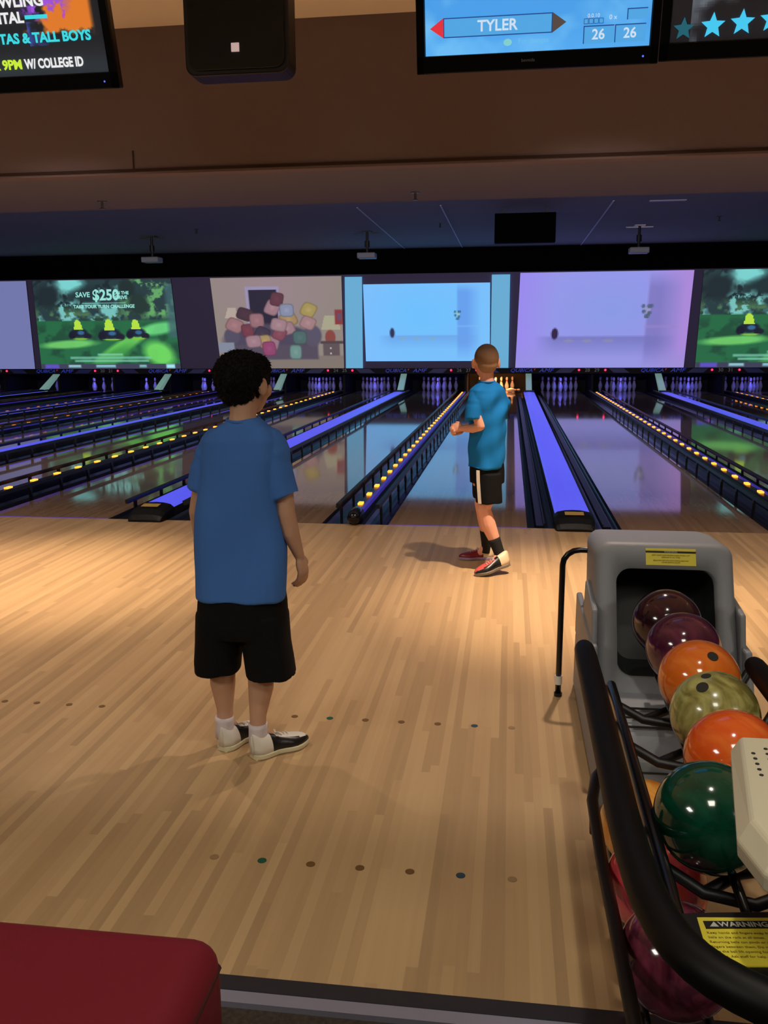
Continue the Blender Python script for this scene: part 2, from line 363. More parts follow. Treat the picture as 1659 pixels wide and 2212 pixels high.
# masking unit
mk=thing('masking_unit','long black header above the pins carrying lane numbers and blue lettering','masking unit',(0,17.3,0))
b=MB(); b.bb(-16.98,9.98,.02,.25,.52,.662); b.obj('lower_band',M['mask'],mk)
b=MB(); b.bb(-16.98,9.98,.0,.25,3.12,3.745); b.obj('top_band',mat('matt_black_band',rgb(4,4,5),.9,spec=.1),mk)
b=MB(); b.bb(-16.98,9.98,.115,.25,.662,3.12); b.obj('screen_backing',mat('dark_lavender_board',rgb(120,112,150),.8),mk)
RX=(R(90),0,0)
for i in range(-9,5):
    xm=(CX[i]+CX[i+1])/2
    if i%2!=0:
        xn=xm-.04
        for s in(-1,1):
            b=MB(); b.ell((xn+s*.335,.0,.61),(.028,.02,.028),n=12,m=8); b.obj('indicator_light',M['red'],mk,smooth=True)
            text('lane_number',str(lane_no(i) if s<0 else lane_no(i+1)),.12,M['qgrey'],mk,(xn+s*.12,.012,.605),RX,sx=1.1)
        for s in(-1,1):
            b=MB(); b.prism([(xn+s*.55,.54),(xn+s*.95,.54),(xn+s*.80,.65),(xn+s*.42,.65)],'y',.008,.02); b.obj('blue_graphic',M['qdark'],mk)
    else:
        xq=xm+.02
        text('maker_lettering','QUBICA',.125,M['qblue'],mk,(xq-.22,.010,.60),RX,shear=.3,sx=1.25)
        text('maker_lettering','AMF',.14,M['qblue'],mk,(xq+.42,.010,.60),RX,shear=.3,sx=1.35)
        b=MB(); b.prism([(xq+.115,.645),(xq+.155,.645),(xq+.12,.60)],'y',.004,.02); b.obj('maker_emblem',M['emb'],mk)
# ---------------------------------------------------------------- picture screens
def noise2(h,w,cells,seed):
    g=np.random.default_rng(seed); out=np.zeros((h,w)); amp=1;tot=0
    for o in range(4):
        c=cells*2**o; ch=max(2,int(c*h/w)+2); a=g.random((ch+1,int(c)+2))
        yy=np.linspace(0,ch-1.001,h); xx=np.linspace(0,c-.001,w); y0=yy.astype(int); x0=xx.astype(int); fy=(yy-y0)[:,None]; fx=(xx-x0)[None]
        fy=fy*fy*(3-2*fy); fx=fx*fx*(3-2*fx)
        v=a[y0][:,x0]*(1-fy)*(1-fx)+a[y0+1][:,x0]*fy*(1-fx)+a[y0][:,x0+1]*(1-fy)*fx+a[y0+1][:,x0+1]*fy*fx
        out+=v*amp; tot+=amp; amp*=.55
    return out/tot
class Pic:   # u 0..1 left-right, v 0..1 top-bottom, colours 0..255
    def __init__(s,w,h,col): s.w,s.h=w,h; s.a=np.ones((h,w,3))*np.array(col,float); s.U,s.V=np.meshgrid((np.arange(w)+.5)/w,(np.arange(h)+.5)/h)
    def mix(s,m,col): m=np.clip(m,0,1)[...,None]; s.a=s.a*(1-m)+np.array(col,float)*m; return s
    def ell(s,cx,cy,rx,ry,col,soft=.08,al=1):
        d=np.sqrt(((s.U-cx)/rx)**2+((s.V-cy)/ry)**2); return s.mix((1-d)/soft*al if al==1 else np.clip((1-d)/soft,0,1)*al,col)
    def rect(s,x0,y0,x1,y1,col,soft=.006,al=1):
        d=np.minimum(np.minimum(s.U-x0,x1-s.U),np.minimum(s.V-y0,y1-s.V)); return s.mix(np.clip(d/soft+.5,0,1)*al,col)
    def poly(s,P,col,al=1):
        ins=np.zeros(s.U.shape,bool)
        for k in range(len(P)):
            x0,y0=P[k];x1,y1=P[(k+1)%len(P)]
            if y0==y1: continue
            c=((s.V<y0)!=(s.V<y1))&(s.U<(x1-x0)*(s.V-y0)/(y1-y0)+x0); ins^=c
        return s.mix(ins*al,col)
    def mesh(s,name,quad,parent,strength=1,y=0):
        # quad: (x,z) of top-left, top-right, bottom-right, bottom-left, in parent's coordinates
        TL,TR,BR,BL=[np.array(q,float) for q in quad]; W,H=s.w,s.h
        u=np.linspace(0,1,W+1)[None,:,None]; v=np.linspace(0,1,H+1)[:,None,None]
        P=(TL*(1-u)+TR*u)*(1-v)+(BL*(1-u)+BR*u)*v; P=P.reshape(-1,2); n=len(P)
        co=np.zeros((n,3)); co[:,0]=P[:,0]; co[:,1]=y; co[:,2]=P[:,1]
        idx=np.arange(n).reshape(H+1,W+1); q=np.stack([idx[1:,:-1],idx[1:,1:],idx[:-1,1:],idx[:-1,:-1]],-1).reshape(-1,4)
        me=bpy.data.meshes.new(name); me.from_pydata(co.tolist(),[],q.tolist())
        at=me.color_attributes.new('picture','FLOAT_COLOR','CORNER'); c=s.a/255.; c=np.where(c<=.04045,c/12.92,((c+.055)/1.055)**2.4).reshape(-1,3)
        full=np.ones((len(c),4,4)); full[:,:,:3]=c[:,None,:]; at.data.foreach_set('color',full.ravel())
        m=bpy.data.materials.new(name+'_light'); m.use_nodes=True; nt=m.node_tree; b=nt.nodes['Principled BSDF']
        a=nt.nodes.new('ShaderNodeVertexColor'); a.layer_name='picture'; nt.links.new(a.outputs['Color'],b.inputs['Emission Color']); b.inputs['Emission Strength'].default_value=strength
        b.inputs['Base Color'].default_value=(.05,.05,.05,1); b.inputs['Roughness'].default_value=.6
        me.materials.append(m); o=bpy.data.objects.new(name,me); COL.objects.link(o); o.parent=parent; return o
def screen(label,quad,pic,cat='projection screen'):
    xs=[q[0] for q in quad]; t=thing('projection_screen',label,cat,((min(xs)+max(xs))/2,17.38,.667),group='pictures above the pins')
    ox=t.location.x; q2=[(q[0]-ox,q[1]-.667) for q in quad]
    b=MB(); b.prism(q2,'y',.0,.03); b.obj('panel',M['mask'],t)
    pic.mesh('picture',q2,t,y=-.004); return t,ox
def lawn(seed=3):
    p=Pic(150,92,(36,90,60)); U,V=p.U,p.V; n=noise2(92,150,9,seed); n2=noise2(92,150,26,seed+5)
    sky=V<.42
    tree=np.clip((n-.46)*14,0,1)
    p.mix((V<.46)*1.,(34,58,62)); p.mix((V<.46)*np.clip((n-.5)*8,0,1)*(U<.62),(116,190,186)); p.mix((V<.46)*np.clip((n2-.53)*10,0,1)*(U<.62),(20,38,44))
    p.ell(.27,.05,.14,.12,(120,208,205),.6); p.ell(.1,.18,.12,.17,(24,40,46),.5); p.ell(.4,.17,.16,.13,(26,48,52),.5)
    p.mix(np.clip((.47-V)*12,0,1)*np.clip((U-.58)*8,0,1)*np.clip((n2-.47)*7,0,1)*.9,(104,176,104)); p.mix(np.clip((V-.27)*9,0,1)*np.clip((.46-V)*14,0,1)*np.clip((n2-.5)*8,0,1)*np.clip((.68-U)*8,0,1)*.75,(92,140,92))
    p.ell(.75,.28,.09,.16,(30,52,48),.4); p.ell(.68,.1,.07,.14,(26,44,44),.4)
    p.mix(np.clip((V-.44)*30,0,1),(34,104,66)); p.mix(np.clip((V-.45)*12,0,1)*np.clip((n-.52)*8,0,1),(26,76,54))
    for (cx,cy,rx,ry,a,c) in((.22,.72,.25,.035,-.05,(120,215,110)),(.62,.73,.30,.05,-.5,(110,210,90)),(.88,.55,.18,.05,-.15,(110,220,130)),(.86,.83,.10,.14,-1.2,(120,230,100)),(.5,.9,.25,.06,-.5,(60,150,70))):
        ca,sa=math.cos(a),math.sin(a); du=(U-cx); dv=(V-cy)*.6; d=np.sqrt(((du*ca+dv*sa)/rx)**2+((-du*sa+dv*ca)/ry)**2); p.mix(np.clip((1-d)*2.2,0,1)*.85,c)
    p.mix(np.clip((U-.93)*30,0,1)*(V>.05)*(V<.65)*.8,(60,96,104))
    for cx,cy,k in((.30,.56,1),(.525,.57,1.15),(.715,.56,1)):
        p.ell(cx,cy+.03,.075*k,.06*k,(20,28,50),.3); p.ell(cx-.05*k,cy+.06,.03*k,.05*k,(16,20,40),.3); p.ell(cx+.06*k,cy+.07,.035*k,.04*k,(22,26,44),.3)
        p.ell(cx+.015,cy+.03,.03*k,.03,(50,100,140),.4); p.poly([(cx-.022*k,cy-.10*k),(cx+.016*k,cy-.10*k),(cx+.032*k,cy-.01),(cx-.034*k,cy-.01)],(178,222,64)); p.ell(cx-.005,cy-.09*k,.02*k,.03*k,(178,222,64),.3); p.ell(cx+.01,cy+.10,.07*k,.012,(140,190,60),.5)
    for k,(x0,x1,y) in enumerate(((.42,.60,.84),(.22,.80,.875),(.25,.78,.91))): p.rect(x0,y-.012,x1,y+.012,(130,205,180),.01,.75)
    p.rect(0,.945,1,1,(60,62,86),.01); p.rect(.03,.95,.13,.995,(90,80,190),.01); p.rect(.2,.955,.29,.985,(140,190,200),.01); p.rect(.40,.955,.54,.985,(130,185,200),.01); p.rect(.71,.955,.76,.985,(120,180,180),.01); p.rect(.9,.95,.96,.995,(160,225,235),.01)
    return p
def fog(kind):
    if kind=='b':
        p=Pic(110,66,(118,190,250)); U,V=p.U,p.V; p.mix(np.clip(.9-np.hypot(U-.45,V-.4)*1.6,0,1),(104,190,252)); p.mix(np.clip(.3-U,0,1)*1.0,(128,186,255))
        wall=(96,150,232); d1=np.clip((U-.735)*60,0,1)*np.clip((.93-U)*9,0,1)*np.clip(V*9,0,1)*np.clip((1-V)*4,0,1); p.mix(d1*.8,wall)
        d2=np.clip((V-.655)*60,0,1)*np.clip((U-.1)*9,0,1)*np.clip((.93-U)*6,0,1)*np.clip((.85-V)*6,0,1); p.mix(d2*.7,(104,158,228)); p.rect(.735,.54,.92,.56,(120,184,244),.02,.7)
        p.ell(.222,.63,.023,.075,(38,48,86),.35); pl=(.745,.40); gr=(70,140,180); br=(150,190,205); rs=.03
    else:
        p=Pic(120,68,(150,148,232)); U,V=p.U,p.V; p.mix(np.clip(.9-np.hypot(U-.55,V-.4)*1.6,0,1)*1.0,(134,152,226)); p.mix(np.clip((.22-U)*4,0,1)*.7,(152,128,238)); p.mix(np.clip((U-.72)*4,0,1)*.9,(172,134,214)); p.mix(np.clip((V-.75)*4,0,1)*.6,(146,146,214))
        d1=np.clip((U-.748)*60,0,1)*np.clip((.97-U)*7,0,1)*np.clip(V*6,0,1)*np.clip((1-V)*4,0,1); p.mix(d1*.75,(118,112,184))
        d2=np.clip((V-.66)*60,0,1)*np.clip((U-.1)*8,0,1)*np.clip((.95-U)*5,0,1)*np.clip((.9-V)*5,0,1); p.mix(d2*.75,(112,112,184)); p.rect(.75,.56,.93,.585,(150,130,200),.02,.7)
        p.ell(.225,.64,.024,.07,(44,28,66),.35); pl=(.755,.40); gr=(96,116,150); br=(150,150,190); rs=.035
    for k in range(12):
        a=k*.7+.3*(k%2); p.ell(pl[0]+rs*.7*math.cos(a)*(.4+k%3*.4),pl[1]+rs*1.7*math.sin(a)*(.4+k%3*.35),rs*.42,rs*.75,tuple(c*.8 for c in gr) if k%3 else br,.5,.95)
    for k,x in enumerate((.31,.42,.545)): p.ell(x,.705 if kind=='b' else .715,.038,.02,(126,170,190) if kind=='b' else (140,140,170),.5,.8)
    return p
def livingroom():
    p=Pic(150,104,(142,130,124)); U,V=p.U,p.V; p.mix(np.clip(1-np.hypot(U-.45,V-.1)*1.8,0,1)*.5,(158,128,150))
    p.rect(.26,.1,.52,.62,(150,142,176),.01); p.rect(.285,.135,.50,.62,(36,32,52),.01)          # doorway
    p.poly([(.11,.33),(.17,.33),(.19,.44),(.08,.44)],(176,160,150)); p.rect(.125,.44,.15,.60,(100,84,90),.01)
    p.poly([(.86,.42),(.95,.42),(.985,.58),(.83,.58)],(164,160,134)); p.ell(.90,.66,.045,.09,(132,66,60),.2); p.rect(.82,.70,1,.73,(74,62,66),.01); p.rect(.84,.73,.97,.88,(92,78,82),.01); p.ell(.9,.78,.008,.012,(180,170,180)); p.ell(.9,.84,.008,.012,(180,170,180))
    p.rect(.94,.36,1,.52,(132,52,60),.01); p.rect(.96,.40,.99,.47,(96,74,100),.01)
    p.rect(0,.86,1,1,(126,114,108),.01)
    p.ell(.42,.70,.40,.21,(72,66,88),.15); p.rect(.08,.74,.80,.90,(80,72,88),.02)                 # sofa
    p.ell(.12,.64,.07,.10,(80,74,96),.2); p.ell(.76,.64,.08,.13,(84,78,98),.2)
    cu=[((176,124,124),.15,.52),((120,48,62),.25,.58),((62,34,44),.24,.40),((170,116,120),.33,.47),((54,42,62),.36,.62),((178,132,140),.46,.33),((96,44,56),.50,.24),((184,150,90),.58,.46),((150,160,190),.57,.36),((178,134,140),.56,.56),((190,168,84),.74,.36),((186,140,138),.73,.50),((70,110,104),.66,.66),((170,128,140),.44,.72),((190,160,92),.38,.70),((140,66,80),.50,.62),((182,140,146),.50,.52),((112,164,150),.62,.82),((180,136,146),.29,.70),((160,62,110),.41,.78)]
    g=np.random.default_rng(4)
    for c,x,y in cu:
        c=tuple(.72*k+.28*m for k,m in zip(c,(84,76,92))); rx,ry,a=.050+.02*g.random(),.066+.02*g.random(),g.random()*1.2-.6
        du=(U-x)*math.cos(a)+(V-y)*math.sin(a)*.7; dv=-(U-x)*math.sin(a)+(V-y)*math.cos(a); d=((du/rx)**4+(dv/ry)**4)**.25
        p.mix((1-d)*9,tuple(k*.78 for k in c)); p.mix((.9-d)*6,c); p.mix((.45-d)*1.2,tuple(min(255,k*1.2) for k in c))
    p.rect(.0,.71,.13,.82,(126,134,152),.01)
    return p
screen('bluish-grey blank picture cut off by the left edge of the photo',[(-15.6,3.09),(-13.05,3.09),(-12.98,.667),(-15.6,.667)],Pic(8,6,(112,118,170)).mix(np.zeros((6,8)),(0,0,0)))
t,ox=screen('green lawn mower advertisement picture, left of the drawn living room',[(-12.86,3.09),(-8.83,3.09),(-8.66,.667),(-12.78,.667)],lawn())
cap=emis('pale_caption',rgb(150,225,215),1)
for s,dx,z,h,sx in(('SAVE',-.62,2.02,.19,1),('$250',.05,2.0,.40,.95),('$',-.31,2.05,.2,1),('ON THE',.50,2.06,.12,1),('DRIVE',.50,1.94,.13,1),('TAKE YOUR TURN CHALLENGE',-.02,1.70,.125,1)):
    if s=='$': continue
    text('caption',s,h,cap,t,(dx-.02,-.008,z),RX,sx=sx,bold=.012 if h>.3 else .004)
b=MB(); b.bb(-.68,.60,-.008,-.005,1.79,1.80); b.obj('caption_rule',cap,t)
screen('drawn living room picture with heaped sofa, lamp and dark doorway',[(-7.72,3.085),(-4.10,3.085),(-4.06,.667),(-7.50,.667)],livingroom())
t,ox=screen('misty light blue picture with small dark oval, flanked by two blue bands',[(-3.52,2.86),(-.17,2.86),(-.15,.85),(-3.46,.85)],fog('b'))
for x0,x1,nm in((-4.01,-3.55,'side_band'),(-.13,.34,'side_band')):
    b=MB(); b.bb(x0-ox,x1-ox,-.004,.03,0,2.39); b.obj(nm,emis('blue_side_band',rgb(98,168,208),1),t)
screen('misty lavender picture with small dark oval and plant, the widest one',[(.60,3.09),(4.93,3.09),(4.80,.667),(.52,.667)],fog('p'))
screen('green lawn mower advertisement picture cut off by the right photo edge',[(5.16,3.09),(9.2,3.09),(9.2,.667),(5.08,.667)],lawn())
# ---------------------------------------------------------------- televisions
TZ=R(15)
def tv(label,cx,zb,W=.985,y=-2.6,group='wall of scoring televisions'):
    t=thing('television',label,'television',(cx,y,zb),(TZ,0,0),group)
    H=.62; b=MB(); b.bb(-W/2,W/2,0,.05,0,H); b.obj('housing',M['tvb'],t,bevel=.006)
    b=MB(); b.bb(-W/2,-W/2+.035,-.012,0,0,H); b.bb(W/2-.035,W/2,-.012,0,0,H); b.bb(-W/2,W/2,-.012,0,0,.068); b.bb(-W/2,W/2,-.012,0,H-.035,H); b.obj('bezel',M['blackgloss'],t,bevel=.004)
    b=MB(); b.tube([(0,.05,.33),(0,.12,.40)],.025,10); b.tube([(0,.12,.40),(0,.12-.02,.74)],.025,10); b.box((0,.07,.33),(.3,.03,.25)); b.obj('ceiling_mount',M['black'],t)
    b=MB(); b.ell((W/2-.06,-.013,.03),(.004,.003,.004),n=8,m=6); o=b.obj('power_light',emis('blue_power_light',rgb(70,90,255),2),t)
    return t
T1=tv('large blue scoring television reading TYLER above the lanes',.452,2.497)
p=Pic(96,56,(70,158,232)); n=noise2(56,96,4,11); p.mix(np.clip((n-.5)*5,0,1)*.8,(120,196,246)); p.mix(np.clip((p.V-.75)*3,0,1)*.6,(96,184,248)); p.mix(np.clip((.2-p.V)*8,0,1)*.4,(60,120,215))
p.mesh('picture',[(-.455,.585),(.455,.585),(.455,.068),(-.455,.068)],T1,y=-.003)
tw=emis('pale_score_text',rgb(205,222,240),1); tdk=emis('navy_score_bar',rgb(26,32,110),1); tbx=emis('blue_score_box',rgb(80,165,225),1); tln=emis('dark_blue_line',rgb(30,70,140),1)
def tb(x0,x1,z0,z1,m,par,name='score_box',y=-.006):
    b=MB(); b.bb(x0,x1,y,y+.002,z0,z1); return b.obj(name,m,par)
tb(-.44,.44,.292,.42,tdk,T1,'score_bar')
text('score_digit','K',.05,tw,T1,(-.385,-.0075,.305),RX); text('score_digit','6',.05,tw,T1,(-.30,-.0075,.303),RX)
for x in(-.33,-.265,-.21,-.15,-.09): tb(x,x+.004,.292,.42,tw,T1,'score_rule',-.0075)
tb(-.38,.065,.132,.205,tln,T1,'name_frame',-.0058); tb(-.376,.061,.136,.201,tbx,T1,'name_box')
b=MB(); b.prism([(-.38,.205),(-.38,.132),(-.435,.168)],'y',-.0075,-.005); o=b.obj('red_arrow',emis('red_arrow',rgb(225,50,60),1),T1)
b=MB(); b.prism([(.065,.205),(.065,.132),(.12,.168)],'y',-.0075,-.005); o=b.obj('brown_arrow',emis('brown_arrow',rgb(84,70,66),1),T1)
text('player_name','TYLER',.058,tw,T1,(-.158,-.0085,.168),RX,bold=.0012)
text('hint_text','For changes',.026,emis('teal_hint',rgb(110,190,235),1),T1,(-.01,-.0085,.107),RX)
b=MB(); b.ell((-.115,-.006,.105),(.017,.003,.013)); b.obj('hint_badge',emis('teal_badge',rgb(130,205,205),1),T1)
for x in(.19,.315): tb(x,x+.122,.085,.15,tln,T1,'score_frame',-.0058); tb(x+.004,x+.122,.085,.146,tbx,T1); text('score_total','26',.052,tw,T1,(x+.06,-.0085,.116),RX,bold=.001)
tb(.36,.44,.165,.205,tln,T1,'score_frame',-.0058); tb(.364,.44,.165,.201,tbx,T1)
for k in range(4): tb(.19+.02*k,.208+.02*k,.156,.176,tln,T1,'ball_frame',-.0058); tb(.192+.02*k,.206+.02*k,.158,.174,tbx,T1)
text('frame_digits','0.0.10',.02,tw,T1,(.228,-.0085,.185),RX); text('frame_digits','0 x',.024,tw,T1,(.305,-.0085,.176),RX)
text('brand_mark','bevnida',.018,emis('dim_bezel_mark',rgb(52,46,40),1),T1,(-.03,-.0135,.036),RX)
T2=tv('television with a row of cyan stars in the top right corner',1.442,2.503)
p=Pic(96,56,(18,18,24)); n=noise2(56,96,5,21); p.mix(np.clip((n-.5)*6,0,1)*(p.U>.08)*(p.U<.32)*(p.V>.35),(96,104,112)); p.mix(np.clip((n-.55)*6,0,1)*(p.U>.3),(44,42,60))
p.mesh('picture',[(-.455,.585),(.455,.585),(.455,.068),(-.455,.068)],T2,y=-.003)
def star(x,z,r,m,par):
    P=[(x+(r if k%2==0 else r*.45)*math.sin(k*PI/5),z+(r if k%2==0 else r*.45)*math.cos(k*PI/5)) for k in range(10)]
    b=MB(); b.prism(P,'y',-.009,-.005); b.obj('star',m,par)
for k in range(7): star(-.405+.112*k,.115+.006*k,.048 if k else .042,M['star'] if k else M['stardim'],T2)
T3=tv('television advertising bowling and margaritas in the top left corner',-1.862,2.50)
p=Pic(180,104,(18,24,32)); U,V=p.U,p.V; n=noise2(104,180,10,31); n2=noise2(104,180,30,8)
p.mix(np.clip((U-.66+.12*(n-.5)*2)*30,0,1)*np.clip((.97-U)*40,0,1)*np.clip((.70-V+.1*(n2-.5))*30,0,1),(222,120,40)); p.mix(np.clip((n2-.5)*9,0,1)*(U>.66)*(U<.83)*(V<.6),(190,70,190)); p.mix(np.clip(.16-np.hypot(U-.72,V-.45),0,.06)*14*np.clip((n2-.42)*8,0,1),(150,80,220)); p.mix(np.clip((n-.45)*7,0,1)*(U>.62)*(U<.72)*(V>.6)*(V<.78)*.7,(60,80,180)); p.mix(np.clip((V-.75)*5,0,1)*.5,(52,66,74))
p.mesh('picture',[(-.455,.585),(.455,.585),(.455,.068),(-.455,.068)],T3,y=-.003)
w1=emis('white_ad_text',rgb(235,235,235),1); c1=emis('cyan_ad_text',rgb(60,215,225),1); y1=emis('lime_ad_text',rgb(200,235,60),1)
text('advert_text','UNLIMITED BOWLING',.062,w1,T3,(.21,-.0065,.355),RX,'RIGHT',bold=.002); text('advert_text','SHOE RENTAL',.058,w1,T3,(.105,-.0065,.293),RX,'RIGHT',bold=.002)
tb(.112,.215,.287,.302,c1,T3,'advert_bar')
text('advert_text','MARGARITAS & TALL BOYS',.054,c1,T3,(.40,-.0065,.213),RX,'RIGHT',bold=.002)
text('advert_text','AFTER 9PM',.052,y1,T3,(.058,-.0065,.112),RX,'RIGHT',bold=.002); text('advert_text','W/ COLLEGE ID',.052,w1,T3,(.072,-.0065,.112),RX,'LEFT',bold=.002,sx=.74)
# speaker
sp=thing('loudspeaker','black loudspeaker hanging in front of the brown bulkhead between two televisions','loudspeaker',(-.888,-2.4,2.59))
b=MB(); pts=[]
W_,H_=.49,.62
for cx_,cz_,a0 in((W_/2-.05,H_-.05,0),(-W_/2+.05,H_-.05,90),(-W_/2+.05,.05,180),(W_/2-.05,.05,270)):
    for k in range(6): a=R(a0+18*k); pts.append((cx_+.05*math.cos(a),cz_+.05*math.sin(a)))
b.prism(pts,'y',0,.14); b.obj('cabinet',M['black'],sp,bevel=.008)
b=MB(); b.prism([(p[0]*.92,.31+(p[1]-.31)*.93) for p in pts],'y',-.014,0); b.obj('front_grille',mat('speaker_grille',rgb(18,24,24),.7,bump=(500,.6,.002)),sp,bevel=.006)
b=MB(); b.box((0.0,-.018,.11),(.036,.008,.036)); o=b.obj('sticker',mat('pale_sticker',rgb(255,235,235),.5,emit=rgb(255,225,225),es=.35),sp); tag(o,label='small pale square badge')  # pale badge with weak emission in its material
b=MB(); b.bb(-.02,.02,.06,.10,.6,.69); b.obj('ceiling_bracket',M['black'],sp)
# recessed downlights
for k,x in enumerate(SPOTX):
    t=thing('downlight','round recessed downlight in the beige ceiling, number %s from the left'%('one two three four'.split()[k]),'ceiling light',(x,-2.05,3.28),group='recessed downlights')
    b=MB(); n=20
    rs=[[(r*math.cos(2*PI*i/n),r*math.sin(2*PI*i/n),z) for i in range(n)] for r,z in((.075,.0),(.085,-.006),(.1,-.004),(.1,.0))]; b.rings(rs,cap=False); b.obj('trim_ring',M['white'],t)
# projectors
for x,lab in((-7.75,'left'),(-2.79,'middle'),(3.03,'right')):
    t=thing('projector','small pale projector hanging on a pole from the dark ceiling, %s of three'%lab,'projector',(x,13.5,3.75),group='ceiling projectors')
    b=MB(); b.tube([(0,0,-.02),(0,0,-.44)],.03,10); b.tube([(0,0,-.2),(0,0,-.34)],.055,10); b.obj('pole',M['black'],t)
    b=MB(); b.bb(-.28,.28,-.012,.012,-.05,-.03); b.box((0,0,-.01),(.22,.22,.02)); b.obj('ceiling_bracket',M['black'] if lab!='right' else M['white'],t)
    b=MB(); b.bb(-.2,.2,-.2,.12,-.58,-.46); b.obj('body',mat('projector_grey',rgb(150,156,164),.5),t,bevel=.02)
    b=MB(); b.tube([(.08,.12,-.52),(.08,.17,-.52)],.045,14); b.obj('lens',M['blackgloss'],t)
t=thing('hanging_monitor','black box hanging under the dark ceiling right of centre','monitor',(.6,10.5,3.75))
b=MB(); b.bb(-.55,.55,-.1,.1,-.62,-.10); b.obj('housing',mat('matt_black',rgb(3,3,4),.9,spec=.05),t,bevel=.01)
b=MB(); b.bb(-.4,-.36,-.02,.02,-.1,0); b.bb(.36,.4,-.02,.02,-.1,0); b.bb(-.5,.5,-.03,.03,-.12,-.09); b.obj('mount',M['black'],t)
# sprinklers
for x,y,z,l in((-.32,0,2.43,'in the low soffit above the farther boy'),(-2.68,0,2.43,'in the low soffit at the left'),(-1.1,12.4,3.75,'in the dark ceiling between projectors and hanging box'),(4.4,12.4,3.75,'in the dark ceiling at the far right'),(-6.3,12.4,3.75,'in the dark ceiling at the left')):
    t=thing('sprinkler_head','small dark sprinkler head '+l,'sprinkler',(x,y,z),group='ceiling sprinklers')
    k=1 if z<3 else 1.6
    b=MB(); b.tube([(0,0,0),(0,0,-.006)],.035*k,14); b.tube([(0,0,0),(0,0,-.05*k)],.010*k,8); b.tube([(0,0,-.05*k),(0,0,-.055*k)],.02*k,12); b.obj('sprinkler_body',M['steel'] if z<3 else M['black'],t)
b=MB(); b.bb(2.72,3.34,10.0,10.12,3.735,3.75); o=b.obj('vent_strip',mat('pale_vent',rgb(170,165,190),.6)); tag(o,'thin pale slot vent in the dark ceiling right of the hanging box','ceiling vent')
#PART2
# ---------------------------------------------------------------- ball return
BX,BY=.83,-4.4
br=thing('ball_return','grey and black ball return with padded rails standing on the right of the approach','ball return',(BX,BY,0))
def L3(x,y,z): return (x-BX,y-BY,z)
def face_pt(x,t,d=0):   # point on the tilted front face of the hood; t runs 0 (bottom) to 1 (top), d backwards
    y=-3.80+.25*t; z=.20+.50*t; return L3(x,y+d*.894,z-d*.447*0.35)
def rrect(x0,x1,t0,t1,rx,rt,d,n=6):
    P=[]
    for cx_,ct,a0 in((x1-rx,t1-rt,0),(x0+rx,t1-rt,90),(x0+rx,t0+rt,180),(x1-rx,t0+rt,270)):
        for k in range(n+1): a=R(a0+90*k/n); P.append(face_pt(cx_+rx*math.cos(a),ct+rt*math.sin(a),d))
    return P
b=MB()
inn1=rrect(.752,1.078,.17,.83,.05,.09,.05); inn0=rrect(.748,1.082,.165,.838,.05,.09,.0)
o0=rrect(.700,1.122,.02,.975,.045,.08,.0); o1=rrect(.684,1.136,-.01,1.0,.05,.09,.012); o2=rrect(.678,1.142,-.02,1.005,.05,.09,.04)
def back(ring,y,sx,dz):
    out=[]
    for p in ring: out.append(((p[0]+BX-.91)*sx+.91-BX,(y-BY)+(p[2]-.45)*.18,p[2]*1.0-dz))
    return out
b.rings([inn1,inn0,o0,o1,o2,back(o2,-3.33,1.0,.015),back(o2,-3.22,.97,.03),back(o2,-3.17,.88,.05)],cap=False)
n=len(o2); bk=back(o2,-3.17,.88,.05); b.add(bk,[tuple(range(n))])
b.obj('hood',M['grey'],br,smooth=True)
b=MB(); i2=rrect(.752,1.078,.17,.83,.05,.09,.049); b.rings([i2,rrect(.757,1.073,.18,.82,.05,.09,.20),[(q[0],q[1],q[2]) for q in rrect(.775,1.055,.2,.78,.05,.09,.30)]],cap=False); q=rrect(.775,1.055,.2,.78,.05,.09,.30); b.add(q,[tuple(range(len(q)))])
b.obj('mouth_liner',M['liner'],br,smooth=False)
b=MB(); b.prism([(-4.12-BY,0),(-4.12-BY,.17),(-4.05-BY,.215),(-3.86-BY,.235),(-3.75-BY,.245),(-3.13-BY,.245),(-3.10-BY,0)],'x',.655-BX,1.165-BX); b.obj('base',M['grey'],br,bevel=.018,seg=3)
for xa,xb,xc,xd in((.662,.682,.655,.678),(1.138,1.158,1.142,1.165)):
    b=MB(); b.prism([(-3.76-BY,.30),(-3.70-BY,.50),(-3.42-BY,.53),(-3.34-BY,.30)],'x',xa-BX,xb-BX); b.prism([(-3.86-BY,.23),(-3.78-BY,.40),(-3.13-BY,.40),(-3.12-BY,.23)],'x',xc-BX,xd-BX); b.obj('side_cover',M['grey'],br,bevel=.008,seg=2)
b=MB()
for z in(.04,.07,.10,.13): b.bb(.69-BX,1.13-BX,-4.124-BY,-4.118-BY,z,z+.004)
for y in(-4.02,-3.97,-3.92): b.bb(.70-BX,1.12-BX,y-BY,y+.005-BY,.22+(y+4.05)*.18,.226+(y+4.05)*.18)
b.obj('louvre',M['hole'],br)
